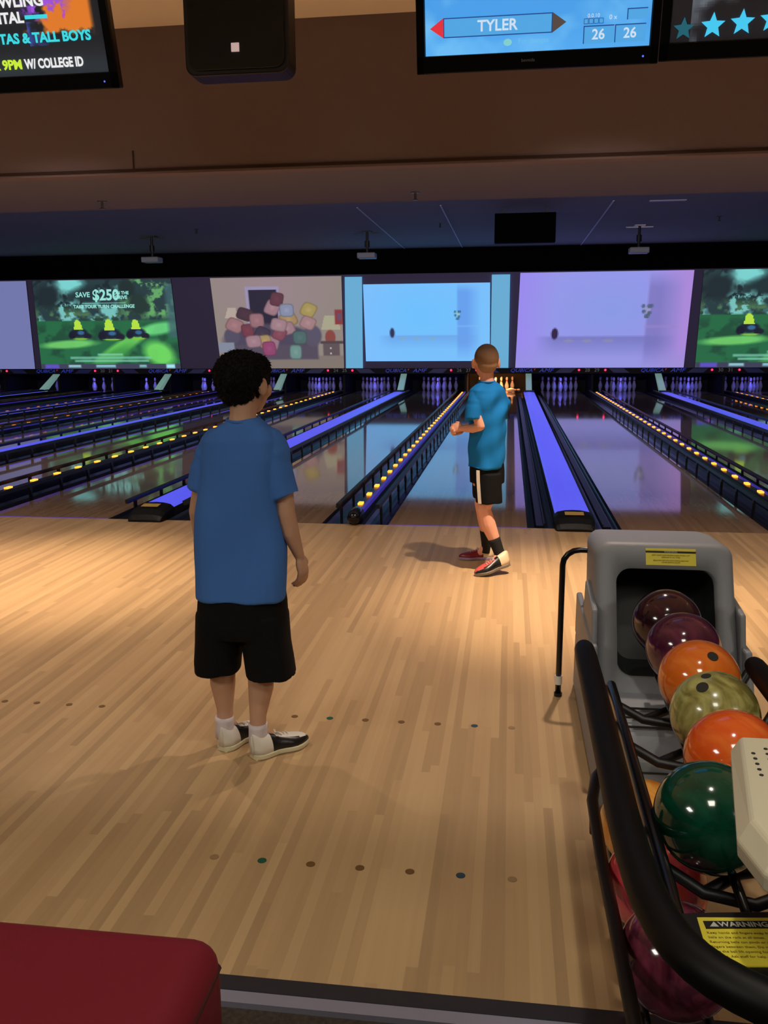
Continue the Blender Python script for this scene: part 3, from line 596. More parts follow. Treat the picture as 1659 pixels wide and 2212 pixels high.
# labels
def face_quad(x0,x1,t0,t1,d): return [face_pt(x0,t0,d),face_pt(x1,t0,d),face_pt(x1,t1,d),face_pt(x0,t1,d)]
b=MB(); b.rings([face_quad(.848,1.014,.862,.968,-.0015),face_quad(.848,1.014,.862,.968,.001)]); o=b.obj('warning_label',M['yellow'],br); tag(o,label='yellow warning label above the mouth')
b=MB(); b.rings([face_quad(.848,1.014,.94,.952,-.003),face_quad(.848,1.014,.94,.952,-.001)]); b.obj('label_bar',M['ink'],o)
FR=(math.atan2(.5,.25),0,0); 
def ftext(s,x,t,size,m,par): p=face_pt(x,t,-.0035); return text('label_text',s,size,m,par,p,FR,extrude=.0003)
ftext('WARNING',.931,.946,.009,M['pale'],o)
for k,(tt,s) in enumerate(((.925,'KEEP HANDS AND FINGERS CLEAR OF BALL LIFT'),(.912,'OPENING AT ALL TIMES'),(.892,'BALLS MAY RETURN WITH FORCE AND MAY'),(.880,'CAUSE SERIOUS INJURY'))): ftext(s,.931,tt,.0058,M['inkdim'],o)
# hanger bar
b=MB(); hp=[(.588,-3.24,.012),(.589,-3.24,.25),(.590,-3.24,.50)]+[(.655-.065*math.cos(R(a)),-3.24,.535+.062*math.sin(R(a))) for a in(0,22,45,68,90)]+[(.70,-3.24,.597),(.76,-3.24,.597)]
b.tube([L3(*p) for p in hp],.0115,12); o=b.obj('hanger_bar',M['blackgloss'],br,smooth=True)
b=MB(); b.tube([L3(.588,-3.24,.05),L3(.588,-3.24,.085)],.0145,14); q=b.obj('ferrule',M['white'],o); b=MB(); b.tube([L3(.588,-3.24,0),L3(.588,-3.24,.014)],.016,14); b.obj('rubber_foot',M['black'],o)
# padded rails: one bent tube
P=[(.597,-4.19,.53),(.597,-4.6,.53),(.595,-5.0,.53),(.594,-5.14,.53),(.598,-5.3,.532),(.612,-5.42,.535),(.645,-5.50,.537),(.69,-5.545,.538),(.75,-5.585,.54),(.82,-5.60,.54),(.89,-5.585,.54),(.95,-5.545,.538),(1.01,-5.48,.535),(1.045,-5.38,.53),(1.055,-5.2,.53),(1.055,-4.8,.52),(1.052,-4.22,.51)]
b=MB(); b.tube([L3(*p) for p in P],.0315,16,round_ends=True); o=b.obj('padded_rail',M['foam'],br,smooth=True); o.modifiers.new('sub','SUBSURF').render_levels=1
for xa,xb in((.667,.663),(1.0,1.0)):
    b=MB(); b.tube([L3(xa,-4.25,.45),L3((xa+xb)/2,-4.8,.452),L3(xb,-5.29,.455)],.0145,12,round_ends=True); b.obj('guide_rod',M['blackgloss'],br,smooth=True)
for x in(.835,.955):
    b=MB(); b.tube([L3(x,-3.75,.40),L3(x,-4.3,.375),L3(x-.02,-5.3,.362)],.010,10); b.obj('ball_track',M['blackgloss'],br,smooth=True)
for y in(-4.24,-4.50,-5.04):
    b=MB(); b.tube([L3(.60,y+.08,.47),L3(.66,y+.06,.385),L3(.76,y,.35),L3(.85,y-.02,.345),L3(.98,y+.03,.37),L3(1.05,y+.08,.47)],.0125,10,round_ends=True); b.tube([L3(.76,y,.35),L3(.84,y+.07,.352),L3(.93,y+.09,.36)],.012,10,round_ends=True); b.obj('cross_bracket',M['black'],br,smooth=True)
# front plate with label
b=MB(); pts=[(.62,-5.36),(.70,-5.345),(.80,-5.33),(.95,-5.34),(1.04,-5.38),(1.01,-5.47),(.95,-5.535),(.88,-5.575),(.82,-5.585),(.75,-5.57),(.69,-5.53),(.645,-5.475),(.618,-5.42)]
b.prism([(p[0]-BX,p[1]-BY) for p in pts],'z',.505,.517); b.obj('front_plate',M['black'],br,bevel=.003)
b=MB(); q=[(.673,-5.366),(.790,-5.352),(.792,-5.46),(.671,-5.476)]; b.prism([(p[0]-BX,p[1]-BY) for p in q],'z',.5175,.5195); o=b.obj('warning_label',M['yellow'],br); tag(o,label='yellow WARNING label on the front plate')
b=MB(); q=[(.680,-5.375),(.778,-5.362),(.779,-5.379),(.681,-5.393)]; b.prism([(p[0]-BX,p[1]-BY) for p in q],'z',.5197,.5203); b.obj('label_bar',M['ink'],o)
b=MB(); q=[(.6875,-5.388),(.701,-5.3865),(.6955,-5.3755)]; b.prism([(p[0]-BX,p[1]-BY) for p in q],'z',.5204,.5210); b.obj('warning_triangle',M['pale'],o)
tr=R(7); text('label_text','WARNING',.0155,M['pale'],o,L3(.739,-5.3765,.5207),(0,0,tr),extrude=.0002,bold=.0003)
for k,(s,x) in enumerate((('Keep hands and fingers away from',.675),('balls on the rack at all times.',.675),('Returning balls can pinch or crush',.675),('fingers between them. Do not reach',.675),('into the ball lift opening for any',.675),('reason. Ask staff for help.',.675))):
    text('label_text',s,.0072,M['inkdim'],o,L3(x+.005,-5.402-.0105*k,.5200),(0,0,tr*.9),'LEFT',extrude=.0001)
# lower rack
b=MB(); b.tube([L3(.70,-4.10,.20),L3(.655,-4.34,.26),L3(.612,-4.47,.285),L3(.592,-4.60,.29),L3(.596,-4.8,.255),L3(.599,-5.05,.26),L3(.602,-5.35,.262)],.014,12,round_ends=True); b.obj('lower_rail',M['black'],br,smooth=True)
for x in(.655,.775):
    b=MB(); b.tube([L3(x,-4.3,.107),L3(x,-5.35,.107)],.010,10); b.obj('lower_track',M['black'],br,smooth=True)
for y in(-4.45,-5.27):
    b=MB(); b.tube([L3(.61,y,.26),L3(.615,y,.12),L3(.66,y,.085),L3(.78,y,.085),L3(.98,y,.10),L3(1.05,y,.26)],.012,10); b.obj('lower_bracket',M['black'],br,smooth=True)
b=MB(); b.tube([L3(1.05,-4.45,.49),L3(1.05,-4.45,.25)],.012,10); b.obj('upright',M['black'],br)
for x in(.60,1.05):
    b=MB(); b.tube([L3(x,-5.30,.26),L3(x+.005,-5.30,.12),L3(x+.02,-5.29,-.002)],.017,12); b.tube([L3(x+.02,-5.29,.0),L3(x+.02,-5.29,-.011)],.03,14); b.obj('leg',M['black'],br,smooth=True)
# cream panel
b=MB(); top=[(.775,-5.145),(.722,-5.425),(.735,-5.50),(.775,-5.555),(.905,-5.555),(.95,-5.50),(.965,-5.425),(.915,-5.145)]
cxp,cyp=.845,-5.36
def grow(P,k,z): return [L3(cxp+(p[0]-cxp)*(1+k),cyp+(p[1]-cyp)*(1+k*.5),z) for p in P]
b.rings([grow(top,-.05,.722),grow(top,0,.716),grow(top,.13,.688),grow(top,.11,.662)]); pn=b.obj('control_panel',M['cream'],br,bevel=.004,seg=2)
b=MB()
for r_ in range(7):
    for c_ in range(6):
        x=.782+.0225*c_+(.0018*r_*-1); y=-5.195-.019*r_
        if r_==6 and c_==0: continue
        if r_==0 and c_==0: continue
        b.tube([L3(x,y,.7205),L3(x,y,.7232)],.0034,8)
b.obj('speaker_hole',M['hole'],pn)
b=MB(); b.tube([L3(.845,-5.40,.51),L3(.845,-5.38,.67)],.03,14); b.obj('panel_post',M['black'],br,smooth=True)
# ---------------------------------------------------------------- balls
def ball(label,c,mt,holes=()):
    b=MB(); b.ell((0,0,0),(.1083,.1083,.1083),n=48,m=32); o=b.obj('bowling_ball',mt,None,smooth=True); o.location=c; tag(o,label,'bowling ball','bowling balls on the ball return')
    for h in holes:
        d=Vector(h[:3]).normalized(); r=.0125 if len(h)<4 else h[3]
        b=MB(); b.tube([d*.1045,d*.1088],r,16); b.obj('finger_hole',M['hole'],o)
bm=lambda n,c1,c2,sc=9,di=1.5,rough=.12: mat(n,c1,rough,coat=.6,mottle=(c2,sc,di))
ball('dark maroon bowling ball deepest inside the grey hood',(.885,-3.818,.50),bm('ball_a',rgb(38,16,24),rgb(64,26,36)))
ball('wine purple bowling ball just inside the mouth, behind the first orange ball',(.897,-4.034,.49),bm('ball_b',rgb(68,24,46),rgb(100,44,66)))
ball('orange bowling ball with one dark hole, coming out of the hood mouth',(.90,-4.25,.478),bm('ball_c',rgb(216,104,30),rgb(226,124,48)),[(.172,-.543,.822,.0145)])
ball('swirled olive gold bowling ball between the two orange ones',(.895,-4.466,.47),bm('ball_d',rgb(112,106,50),rgb(176,172,104),7,2.5,.22),[(-.262,-.078,.962,.012),(-.402,-.409,.819,.015)])
ball('orange red bowling ball partly under the cream panel',(.89,-4.682,.46),bm('ball_e',rgb(222,86,26),rgb(232,112,44)))
ball('dark green bowling ball beside the cream panel on the top rack',(.779,-4.97,.47),bm('ball_f',rgb(6,54,38),rgb(10,74,54)))
ball('amber bowling ball with two holes on the lower rack, farthest from the viewer',(.722,-4.575,.222),bm('ball_g',rgb(238,146,48),rgb(250,190,100)),[(-.442,-.511,.737,.011),(-.372,-.702,.607,.012)])
ball('pinkish red bowling ball in the middle of the lower rack',(.712,-4.82,.218),bm('ball_h',rgb(252,94,66),rgb(214,72,110),5,1))
ball('maroon swirled bowling ball on the lower rack, nearest the viewer',(.712,-5.06,.218),bm('ball_i',rgb(74,26,44),rgb(138,60,80),6,3))
# ---------------------------------------------------------------- red seat
t=thing('red_bench','red vinyl bench corner at the bottom left edge of the photo','bench',(-.6,-5.9,0))
b=MB(); b.bb(-.9,.555,-.62,.44,.30,.50); o=b.obj('seat_cushion',M['sofa'],t,smooth=False,bevel=.045,seg=5)
for p in o.data.polygons: p.use_smooth=True
b=MB(); pp=[(-.88,.435,.455),(.52,.435,.455),(.55,.41,.455),(.552,-.58,.455)]; b.tube(pp,.006,8); b.obj('piping',M['sofad'],t,smooth=True)
b=MB(); b.bb(-.86,.50,-.58,.38,.05,.31); b.obj('bench_base',M['black'],t)
for x in(-.8,.45):
    for y in(-.5,.32): b=MB(); b.bb(x-.03,x+.03,y-.03,y+.03,-.012,.05); b.obj('leg',M['black'],t)
# ---------------------------------------------------------------- people
def rotz(a): return Matrix.Rotation(a,3,'Z')
def ringz(c,rx,ry,n=28,p=2.4,yaw=0):
    out=[]
    for k in range(n):
        a=2*PI*k/n; ca,sa=math.cos(a),math.sin(a); x=rx*math.copysign(abs(ca)**(2/p),ca); y=ry*math.copysign(abs(sa)**(2/p),sa)
        out.append((c[0]+x*math.cos(yaw)-y*math.sin(yaw),c[1]+x*math.sin(yaw)+y*math.cos(yaw),c[2]))
    return out
def limb(b,P,r,n=14): b.tube(P,r,n,round_ends=True)
def head(b,c,yaw,s=1):
    q=rotz(yaw); c=Vector(c)
    f=lambda x,y,z: c+q@Vector((x*s,y*s,z*s))
    b.ell(f(0,-.006,.012),(.071*s,.088*s,.082*s),q,24,16); b.ell(f(0,.03,-.035),(.056*s,.056*s,.066*s),q); b.ell(f(0,.046,-.075),(.032*s,.03*s,.026*s),q)
    b.ell(f(0,.088,-.022),(.011*s,.016*s,.017*s),q,12,8); b.ell(f(0,.078,.0),(.008*s,.012*s,.02*s),q,12,8)
    b.ell(f(0,.082,-.052),(.02*s,.008*s,.007*s),q,12,8); b.ell(f(0,.072,.022),(.042*s,.016*s,.010*s),q,12,8)
    for sd in(-1,1):
        b.ell(f(sd*.044,.048,-.026),(.022*s,.03*s,.026*s),q,12,8)
        r2=q@Matrix.Rotation(sd*-.35,3,'Z'); b.ell(f(sd*.078,-.002,-.012),(.008*s,.019*s,.031*s),r2,14,10); b.ell(f(sd*.074,.004,-.014),(.010*s,.013*s,.022*s),r2,12,8)
def eyes(par,c,yaw,s,base):
    q=rotz(yaw); c=Vector(c)-Vector(base)
    for sd in(-1,1):
        b=MB(); b.ell(c+q@Vector((sd*.03*s,.074*s,.004*s)),(.013*s,.009*s,.010*s),q,12,8); o=b.obj('eye',M['white'],par,smooth=True)
        b=MB(); b.ell(c+q@Vector((sd*.03*s,.0815*s,.004*s)),(.005*s,.003*s,.005*s),q,10,6); b.obj('iris',mat('iris_brown',rgb(50,32,22),.3),o,smooth=True)
def hand(b,w,d,n,s,curl,thumb=1,spread=.0):
    # w wrist, d finger direction, n direction in which the fingers curl (palm side), s size; thumb=+1/-1 side
    w=Vector(w); d=Vector(d).normalized(); n=Vector(n); n=(n-d*n.dot(d)).normalized(); sd=d.cross(n)*thumb
    b.ell(w+d*.038*s,(.040*s,.029*s,.013*s),Matrix((d,sd,n)).transposed(),16,10)
    for k in range(4):
        off=(.021-.014*k)*s; L=(.030,.034,.032,.026)[k]*s; p=w+d*.058*s+sd*off; r=(.0082,.0085,.0082,.0072)[k]*s
        a=curl*.5; pts=[p-d*.02*s,p]
        for j,(fr,ca) in enumerate(((1,.55),(.75,1.25),(.55,1.8))):
            an=curl*ca+.06*k; dirv=(d*math.cos(an)+n*math.sin(an)+sd*spread*(1.5-k)).normalized(); pts.append(pts[-1]+dirv*L*fr)
        limb(b,pts,[r*1.05,r,r*.97,r*.92,r*.82],10)
    tp=w+d*.018*s+sd*.020*s; d2=(d*.75+sd*.7+n*.35).normalized(); d3=(d*.95+sd*.15+n*.55).normalized()
    limb(b,[w+d*.008*s+sd*.008*s,tp,tp+d2*.026*s,tp+d2*.026*s+d3*.024*s],[.010*s,.0105*s,.0095*s,.0078*s],10)
def shift(b,base): b.v=[(p[0]-base[0],p[1]-base[1],p[2]-base[2]) for p in b.v]; return b
def shoe(par,heel,ang,Ln,mats,pitch=0,base=(0,0,0),side=1):
    # mats: heel, quarter, vamp strip, sole, lace ; local x forward
    N_=14
    def hw(t): return Ln*(.135+.03*math.sin(min(t/.25,1)*PI/2)-.028*math.exp(-((t-.42)/.14)**2)+.045*math.exp(-((t-.68)/.18)**2))*min(1,math.sqrt(max(1-((t-.72)/.285)**2,0.02)) if t>.72 else 1)*(math.sqrt(max(0,1-((.12-t)/.125)**2)) if t<.12 else 1)
    ts=[.003,.02,.06,.12,.2,.3,.4,.5,.6,.7,.78,.86,.92,.96,.985,.997]
    outline=[(t*Ln,hw(t)+ (.004 if t>.6 else 0)*side*0) for t in ts]
    loop=[(x,y) for x,y in outline]+[(x,-y) for x,y in reversed(outline)]
    loop=[(x,y+side*.010*max(0,(x/Ln-.35))) for x,y in loop]
    T=Matrix.Translation(Vector(heel)-Vector(base))@Matrix.Rotation(ang,4,'Z')@Matrix.Rotation(-pitch,4,'Y')
    def bend(p):  # toe stays on floor when heel is up
        return p
    sole=MB(); z0=0
    sole.rings([[(x,y*.97,0.001) for x,y in loop],[(x,y*1.05,.006) for x,y in loop],[(x,y*1.05,.017) for x,y in loop],[(x,y*.98,.020) for x,y in loop]])
    sole.bb(.003,.27*Ln,-.023,.023,-.0005,.004)
    def hh(t): return Ln*(.31 if t<.02 else (.34-.10*min(1,t/.35) if t<.35 else .24-.155*((t-.35)/.65)**.8 ))
    up=MB(); rs=[]; na=14
    for t in ts:
        w_=hw(t)*.97; H=hh(t)*(1 if t<.9 else math.sqrt(max(.12,1-((t-.88)/.125)**2))); 
        if t<.05: H*=.96
        rs.append([(t*Ln+(-.006 if False else 0),(w_*math.copysign(abs(math.cos(a))**(.75),math.cos(a)))*(1-.28*(math.sin(a))**2*(t<.45))+side*.010*max(0,(t-.35)),.017+H*abs(math.sin(a))**.8) for a in [PI*k/na for k in range(na+1)]])
    up.rings(rs,closed=False,cap=False); n1=na+1
    up.add([p for r_ in (rs[0],) for p in r_],[tuple(range(n1))])
    def place(b): b.v=[tuple(T@Vector(p)) for p in b.v]; return b
    place(up); place(sole)
    me_m=[]; 
    o=up.obj('shoe',[mats[0],mats[1],mats[2]],par,smooth=True)
    inv=T.inverted()
    for p in o.data.polygons:
        l=inv@p.center; t=l.x/Ln; c=abs(l.y-side*.010*max(0,t-.35))/max(hw(min(max(t,.003),.997)),.005)
        p.material_index=0 if t<.27 else (2 if (c<.50 and t>.40) or (.74<t<.9 and c<.62) else 1)
    so=o.modifiers.new('solid','SOLIDIFY'); so.thickness=.003
    s_=sole.obj('sole',mats[3],o,bevel=.002)
    for k in range(4):
        t=.44+.065*k; w_=hw(t)*.45; z=.017+hh(t)*.98; lb=MB(); lb.tube([(t*Ln-.004,-w_,z-.002),(t*Ln+.002,0,z+.004),(t*Ln+.006,w_,z-.002)],.0022,6); place(lb); lb.obj('lace',mats[4],o)
    bw=MB(); t=.42; z=.017+hh(t)+.004
    for sg in(-1,1): bw.tube([(t*Ln,0,z),(t*Ln+.004,sg*.014,z+.006),(t*Ln+.012,sg*.02,z),(t*Ln+.004,sg*.006,z),(t*Ln+.02,sg*.012,z-.008)],.002,6)
    place(bw); bw.obj('lace',mats[4],o)
    return o
def cloth_disp(A,fx,fz,ph,lo=0,diag=0,seed=0):
    def f(co,no):
        x,y,z=co[:,0],co[:,1],co[:,2]
        u=x*fx+diag*z*fz*.5+1.3*np.sin(z*fz*.35+ph)+y*fx*.6
        v=A*(np.sin(u+np.sin(z*fz*.6+ph)*1.2)*.55+np.sin(u*1.9+z*fz+ph*2)*.3+np.sin(-u*.7+z*fz*1.3)*.3)
        return v*np.clip(1.15-lo*(z-z.min())/(z.max()-z.min()),.15,1)
    return f
# --- nearer boy
B1=(-.51,-3.86,0)
sk=M['skin']
H1=(-.472,-3.845,1.262); Y1=R(-24)
b=MB(); head(b,H1,Y1,1.0)
limb(b,[(-.472,-3.862,1.22),(-.472,-3.868,1.16),(-.476,-3.872,1.10)],[.044,.043,.055])
b.rings([ringz((-.49,-3.86,z),rx,ry) for z,rx,ry in((.48,.10,.085),(.60,.122,.085),(.78,.11,.078),(.95,.108,.075),(1.05,.11,.06),(1.11,.07,.05))])
limb(b,[(-.570,-3.865,1.05),(-.608,-3.87,.97),(-.639,-3.865,.84),(-.643,-3.83,.76),(-.640,-3.775,.665)],[.030,.033,.030,.0285,.0175])
limb(b,[(-.38,-3.865,1.06),(-.352,-3.875,.97),(-.337,-3.88,.845),(-.325,-3.87,.775),(-.303,-3.85,.695)],[.030,.036,.031,.0295,.0175])
hand(b,(-.303,-3.85,.697),(.20,.05,-1),(-.75,.35,-.1),.95,.62,1)
hand(b,(-.640,-3.775,.667),(.15,.45,-.9),(.9,-.1,.1),.95,.6,-1)
for hx,hy,kx,ky,ax,ay in((-.57,-3.855,-.587,-3.835,-.583,-3.842),(-.42,-3.86,-.446,-3.855,-.453,-3.885)):
    limb(b,[(hx,hy,.50),((hx+kx)/2,(hy+ky)/2,.40),(kx,ky,.30),(kx,ky-.006,.235),(ax,ay,.14),(ax,ay,.085)],[.072,.062,.045,.044,.0285,.029])
    limb(b,[(ax,ay,.075),(ax+.01,ay+.05,.05)],[.026,.022])
shift(b,B1); p1=remesh(b,'person',[sk],None,.0042,4); p1.location=B1
tag(p1,'person in royal blue t-shirt and long black shorts, standing nearest with back turned','person')
# hair
q1=rotz(Y1); b=MB(); b.ell(Vector(H1)+q1@Vector((0,-.012,.020)),(.083,.097,.084),q1,28,20); b.ell(Vector(H1)+q1@Vector((0,-.033,-.030)),(.060,.056,.047),q1,24,16)
b.ell(Vector(H1)+q1@Vector((0,.030,.045)),(.072,.06,.05),q1,24,16)
shift(b,B1); hairm=mat('black_hair',rgb(17,14,14),.75,spec=.15,bump=(120,.8,.006))
def hd(co,no): return .0018*np.sin(co[:,0]*260+np.sin(co[:,2]*130)*2)*np.sin(co[:,2]*210+co[:,1]*150)
hair=remesh(b,'hair',[hairm],p1,.004,5,hd)
g=np.random.default_rng(5); me=hair.data; nv=len(me.vertices); co=np.empty(nv*3); me.vertices.foreach_get('co',co); co=co.reshape(-1,3); no=np.empty(nv*3); me.vertices.foreach_get('normal',no); no=no.reshape(-1,3)
tf=MB(); 
for k in g.choice(nv,2600,replace=False):
    p=Vector(co[k]); nn=Vector(no[k]); t_=Vector((0,0,-1)); t_=(t_-nn*t_.dot(nn)); t_=t_.normalized() if t_.length>.1 else Vector((0,-1,0)); jit=Vector(g.normal(size=3)*.35)
    d=(nn*.42+t_*.8+jit).normalized(); s_=nn.cross(d).normalized()*.0016; L_=.007+.005*g.random()
    tf.add([p-s_-nn*.001,p+s_-nn*.001,p+d*L_,p+nn*.002],[(0,1,2),(0,3,2),(1,3,2)])
tf.obj('hair_tuft',hairm,hair)
eyes(p1,H1,Y1,1,B1)
# shirt
sh1=mat('royal_blue_cotton',rgb(72,120,196),.9,spec=.15,bump=(700,.25,.001))
b=MB(); rr=[((-.4965,-3.862,.556),.150,.112),((-.4955,-3.862,.60),.150,.112),((-.493,-3.862,.72),.147,.108),((-.496,-3.863,.84),.138,.104),((-.490,-3.864,.95),.130,.100),((-.484,-3.866,1.02),.134,.094),((-.480,-3.868,1.08),.132,.083),((-.477,-3.869,1.108),.112,.072),((-.474,-3.870,1.130),.078,.062),((-.472,-3.869,1.148),.052,.052)]
b.rings([ringz(c,rx,ry,p=2.6) for c,rx,ry in rr])
limb(b,[(-.565,-3.866,1.068),(-.590,-3.868,1.02)],[.054,.054]); b.tube([(-.57,-3.866,1.05),(-.604,-3.868,.98),(-.619,-3.866,.914)],[.055,.051,.048],18)
limb(b,[(-.385,-3.868,1.068),(-.368,-3.872,1.03)],[.054,.055]); b.tube([(-.39,-3.868,1.06),(-.362,-3.874,.98),(-.338,-3.878,.898)],[.058,.055,.052],18)
shift(b,B1); s1=remesh(b,'t_shirt',[sh1],p1,.005,5,cloth_disp(.010,24,11,.7,.6))
b=MB(); rs=[]
for k in range(25): a=2*PI*k/24; rs.append((-.472+.0515*math.cos(a)-B1[0],-3.869+.0515*math.sin(a)-B1[1],1.146+.006*math.sin(a)))
b.tube(rs,.0055,8); b.obj('collar',sh1,s1,smooth=True)
# shorts
shm=mat('black_mesh_fabric',rgb(17,17,19),.85,spec=.15,bump=(300,.3,.002))
b=MB(); b.rings([ringz(c,rx,ry,p=2.5) for c,rx,ry in(((-.497,-3.862,.62),.132,.098),((-.499,-3.862,.54),.146,.106),((-.500,-3.862,.47),.150,.108),((-.500,-3.861,.425),.148,.10))])
b.rings([ringz(c,rx,ry,p=2.4) for c,rx,ry in(((-.572,-3.861,.50),.080,.098),((-.582,-3.86,.40),.078,.092),((-.594,-3.856,.33),.075,.090),((-.597,-3.853,.287),.073,.088))])
b.rings([ringz(c,rx,ry,p=2.4) for c,rx,ry in(((-.428,-3.861,.50),.080,.098),((-.420,-3.862,.40),.080,.093),((-.412,-3.862,.34),.082,.091),((-.406,-3.862,.285),.082,.090))])
shift(b,B1); remesh(b,'shorts',[shm],p1,.005,4,cloth_disp(.004,40,9,.2))
sock=mat('white_sock',rgb(215,205,210),.9); shW=mat('white_shoe_leather',rgb(222,216,204),.45); shK=mat('black_shoe_leather',rgb(16,16,17),.35); shS=mat('cream_shoe_sole',rgb(214,206,172),.5); lace=mat('white_lace',rgb(220,216,208),.7)
for x,y in((-.585,-3.845),(-.453,-3.888)):
    b=MB(); b.rings([ringz((x-B1[0],y-B1[1]+dy,z),r,r*1.1,18,2) for z,r,dy in((.04,.033,.0),(.075,.032,0),(.10,.0315,0),(.114,.0325,0),(.1145,.028,0))]); b.obj('sock',sock,p1,smooth=True)
shoe(p1,(-.588,-3.884,0),R(66),.222,(shW,shK,shW,shS,lace),0,B1,1)
shoe(p1,(-.466,-3.925,0),R(47),.222,(shW,shK,shW,shS,lace),0,B1,-1)
# --- farther boy
B2=(.24,-1.2,0)
H2=(.233,-1.235,1.265); Y2=R(14); sk2=M['skin2']
b=MB(); head(b,H2,Y2,1.0)
limb(b,[(.236,-1.245,1.22),(.24,-1.25,1.16),(.242,-1.252,1.10)],[.042,.041,.052])
yw=R(38)
b.rings([ringz((.245,-1.24,z),rx,ry,yaw=yw) for z,rx,ry in((.52,.08,.07),(.66,.09,.07),(.82,.09,.068),(.95,.098,.07),(1.05,.10,.06),(1.11,.06,.048))])
limb(b,[(.180,-1.295,1.05),(.178,-1.330,.98),(.207,-1.345,.892)],[.034,.032,.028])
limb(b,[(.207,-1.345,.890),(.16,-1.315,.873),(.095,-1.27,.868)],[.0285,.0265,.0175])
limb(b,[(.312,-1.215,1.05),(.325,-1.165,.98),(.30,-1.10,.885),(.20,-1.14,.872),(.10,-1.19,.868)],[.034,.032,.028,.024,.0175])
hand(b,(.100,-1.262,.868),(-1,.30,.06),(.15,.9,-.35),.98,1.25,-1)
hand(b,(.105,-1.205,.858),(-1,-.15,-.22),(.1,-.9,.2),.98,1.2,1)
# near leg (heel lifted) and far leg
limb(b,[(.258,-1.275,.56),(.258,-1.285,.47),(.235,-1.305,.385),(.262,-1.305,.29),(.305,-1.312,.19),(.335,-1.325,.115)],[.058,.052,.043,.047,.034,.029])
limb(b,[(.335,-1.325,.11),(.30,-1.35,.06)],[.027,.022])
limb(b,[(.238,-1.195,.56),(.235,-1.18,.47),(.212,-1.15,.395),(.228,-1.12,.30),(.24,-1.07,.19),(.245,-1.03,.10)],[.056,.050,.041,.040,.031,.028])
limb(b,[(.245,-1.03,.095),(.21,-1.03,.05)],[.026,.022])
shift(b,B2); p2=remesh(b,'person',[sk2],None,.0042,4); p2.location=B2
tag(p2,'person in teal t-shirt and black striped shorts at the foul line, hands clasped','person')
hm=bpy.data.materials.new('buzz_cut_hair'); hm.use_nodes=True; nt=hm.node_tree; bs=nt.nodes['Principled BSDF']; bs.inputs['Roughness'].default_value=.85; bs.inputs['Specular IOR Level'].default_value=.15
tc=nt.nodes.new('ShaderNodeTexCoord'); sp_=nt.nodes.new('ShaderNodeSeparateXYZ'); cr=nt.nodes.new('ShaderNodeValToRGB'); mr=nt.nodes.new('ShaderNodeMapRange')
mr.inputs['From Min'].default_value=1.20; mr.inputs['From Max'].default_value=1.36; nt.links.new(tc.outputs['Object'],sp_.inputs[0]); nt.links.new(sp_.outputs['Z'],mr.inputs['Value']); nt.links.new(mr.outputs[0],cr.inputs['Fac'])
cr.color_ramp.elements[0].color=rgb(166,128,96); cr.color_ramp.elements[0].position=.15; cr.color_ramp.elements[1].color=rgb(58,40,28); cr.color_ramp.elements[1].position=.92; e=cr.color_ramp.elements.new(.6); e.color=rgb(112,84,62)
nt.links.new(cr.outputs['Color'],bs.inputs['Base Color'])
q2=rotz(Y2); b=MB(); b.ell(Vector(H2)+q2@Vector((0,-.011,.022)),(.0725,.088,.083),q2,28,20); b.ell(Vector(H2)+q2@Vector((0,-.040,-.018)),(.060,.050,.050),q2,24,16)
shift(b,B2); remesh(b,'hair',[hm],p2,.004,4,lambda co,no: .0006*np.sin(co[:,0]*900)*np.sin(co[:,2]*900))
eyes(p2,H2,Y2,1,B2)
sh2=mat('teal_cotton',rgb(20,118,190),.85,spec=.2,bump=(700,.25,.001))
b=MB(); rr=[((.241,-1.24,.632),.112,.100),((.243,-1.24,.70),.112,.100),((.246,-1.24,.80),.111,.098),((.248,-1.242,.90),.113,.096),((.246,-1.244,.99),.117,.092),((.243,-1.247,1.06),.122,.082),((.241,-1.249,1.10),.108,.072),((.240,-1.251,1.125),.078,.06),((.239,-1.252,1.150),.050,.050)]
b.rings([ringz(c,rx,ry,p=2.6,yaw=yw) for c,rx,ry in rr])
limb(b,[(.178,-1.295,1.06),(.172,-1.315,1.02)],[.048,.05]); b.tube([(.182,-1.29,1.06),(.168,-1.32,.99),(.168,-1.338,.925)],[.052,.051,.050],18)
limb(b,[(.318,-1.215,1.06),(.328,-1.19,1.02)],[.048,.05]); b.tube([(.31,-1.22,1.06),(.328,-1.165,.99),(.322,-1.13,.93)],[.052,.050,.048],18)
shift(b,B2); s2=remesh(b,'t_shirt',[sh2],p2,.005,4,cloth_disp(.011,28,24,1.1,.35,-1.2))
b=MB(); rs=[(.239+.048*math.cos(2*PI*k/24)-B2[0],-1.252+.048*math.sin(2*PI*k/24)-B2[1],1.150+.005*math.sin(2*PI*k/24)) for k in range(25)]; b.tube(rs,.005,8); b.obj('collar',sh2,s2,smooth=True)
b=MB(); b.rings([ringz(c,rx,ry,p=2.5,yaw=yw) for c,rx,ry in(((.245,-1.24,.66),.100,.092),((.248,-1.24,.60),.104,.094),((.250,-1.24,.54),.104,.092))])
b.rings([ringz(c,rx,ry,p=2.4,yaw=yw*.5) for c,rx,ry in(((.257,-1.275,.60),.078,.072),((.257,-1.285,.52),.080,.072),((.262,-1.29,.46),.080,.072),((.265,-1.292,.423),.079,.072))])
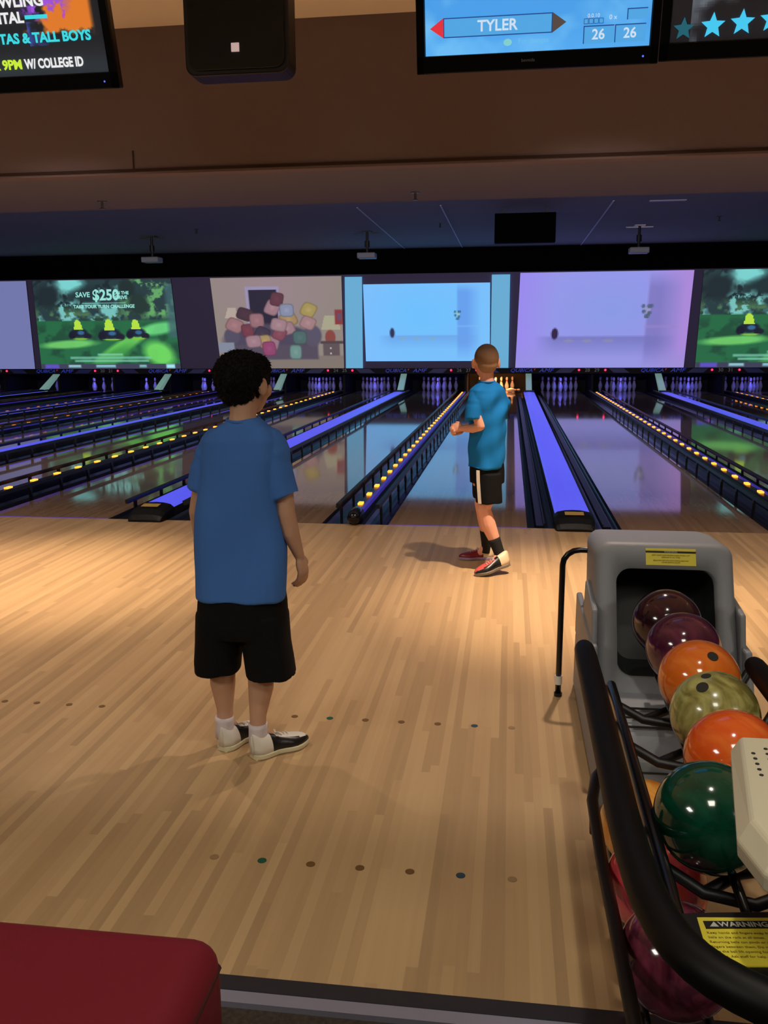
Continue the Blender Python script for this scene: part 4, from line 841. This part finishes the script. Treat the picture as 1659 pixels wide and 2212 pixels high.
b.rings([ringz(c,rx,ry,p=2.4,yaw=yw*.5) for c,rx,ry in(((.240,-1.20,.60),.076,.070),((.232,-1.185,.52),.072,.068),((.232,-1.178,.46),.070,.066),((.233,-1.17,.432),.068,.064))])
shift(b,B2); so2=remesh(b,'shorts',[shm],p2,.005,4,cloth_disp(.003,46,12,.9))
b=MB(); st=[(.197,-1.345,.625),(.199,-1.352,.57),(.203,-1.358,.52),(.208,-1.362,.46),(.211,-1.364,.428)]
V=[]; 
for p in st: V+= [(p[0]-.010-B2[0],p[1]-B2[1]+.004,p[2]),(p[0]+.010-B2[0],p[1]-B2[1]-.004,p[2]),(p[0]+.010-B2[0],p[1]-B2[1]+.010,p[2]),(p[0]-.010-B2[0],p[1]-B2[1]+.016,p[2])]
b.rings([V[4*k:4*k+4] for k in range(5)]); o=b.obj('side_stripe',mat('cream_stripe',rgb(225,215,200),.8),so2); tag(o,label='cream side stripe')
kb=mat('black_sock',rgb(14,14,16),.9)
b=MB(); b.tube([(.298-B2[0],-1.311-B2[1],.205),(.306-B2[0],-1.312-B2[1],.185),(.330-B2[0],-1.322-B2[1],.125),(.337-B2[0],-1.328-B2[1],.09),(.325-B2[0],-1.335-B2[1],.055)],[.0385,.0375,.033,.032,.030],18); b.obj('sock',kb,p2,smooth=True)
b=MB(); b.tube([(.238-B2[0],-1.080-B2[1],.215),(.240-B2[0],-1.068-B2[1],.185),(.244-B2[0],-1.045-B2[1],.13),(.246-B2[0],-1.032-B2[1],.09),(.24-B2[0],-1.03-B2[1],.05)],[.034,.0335,.031,.030,.029],18); b.obj('sock',kb,p2,smooth=True)
shR=mat('red_shoe_leather',rgb(128,20,40),.35); shC=mat('cream_shoe_leather',rgb(226,206,168),.45); shP=mat('coral_shoe_leather',rgb(200,80,76),.45); gs=mat('grey_shoe_sole',rgb(128,120,110),.5); lg=mat('grey_lace',rgb(188,180,172),.7)
shoe(p2,(.395,-1.335,.052),R(210),.235,(shC,shK,shP,gs,lg),R(-13),B2,-1)
shoe(p2,(.292,-1.000,0),R(188),.225,(shC,shR,shR,mat('lilac_shoe_sole',rgb(160,140,170),.5),lg),0,B2,1)
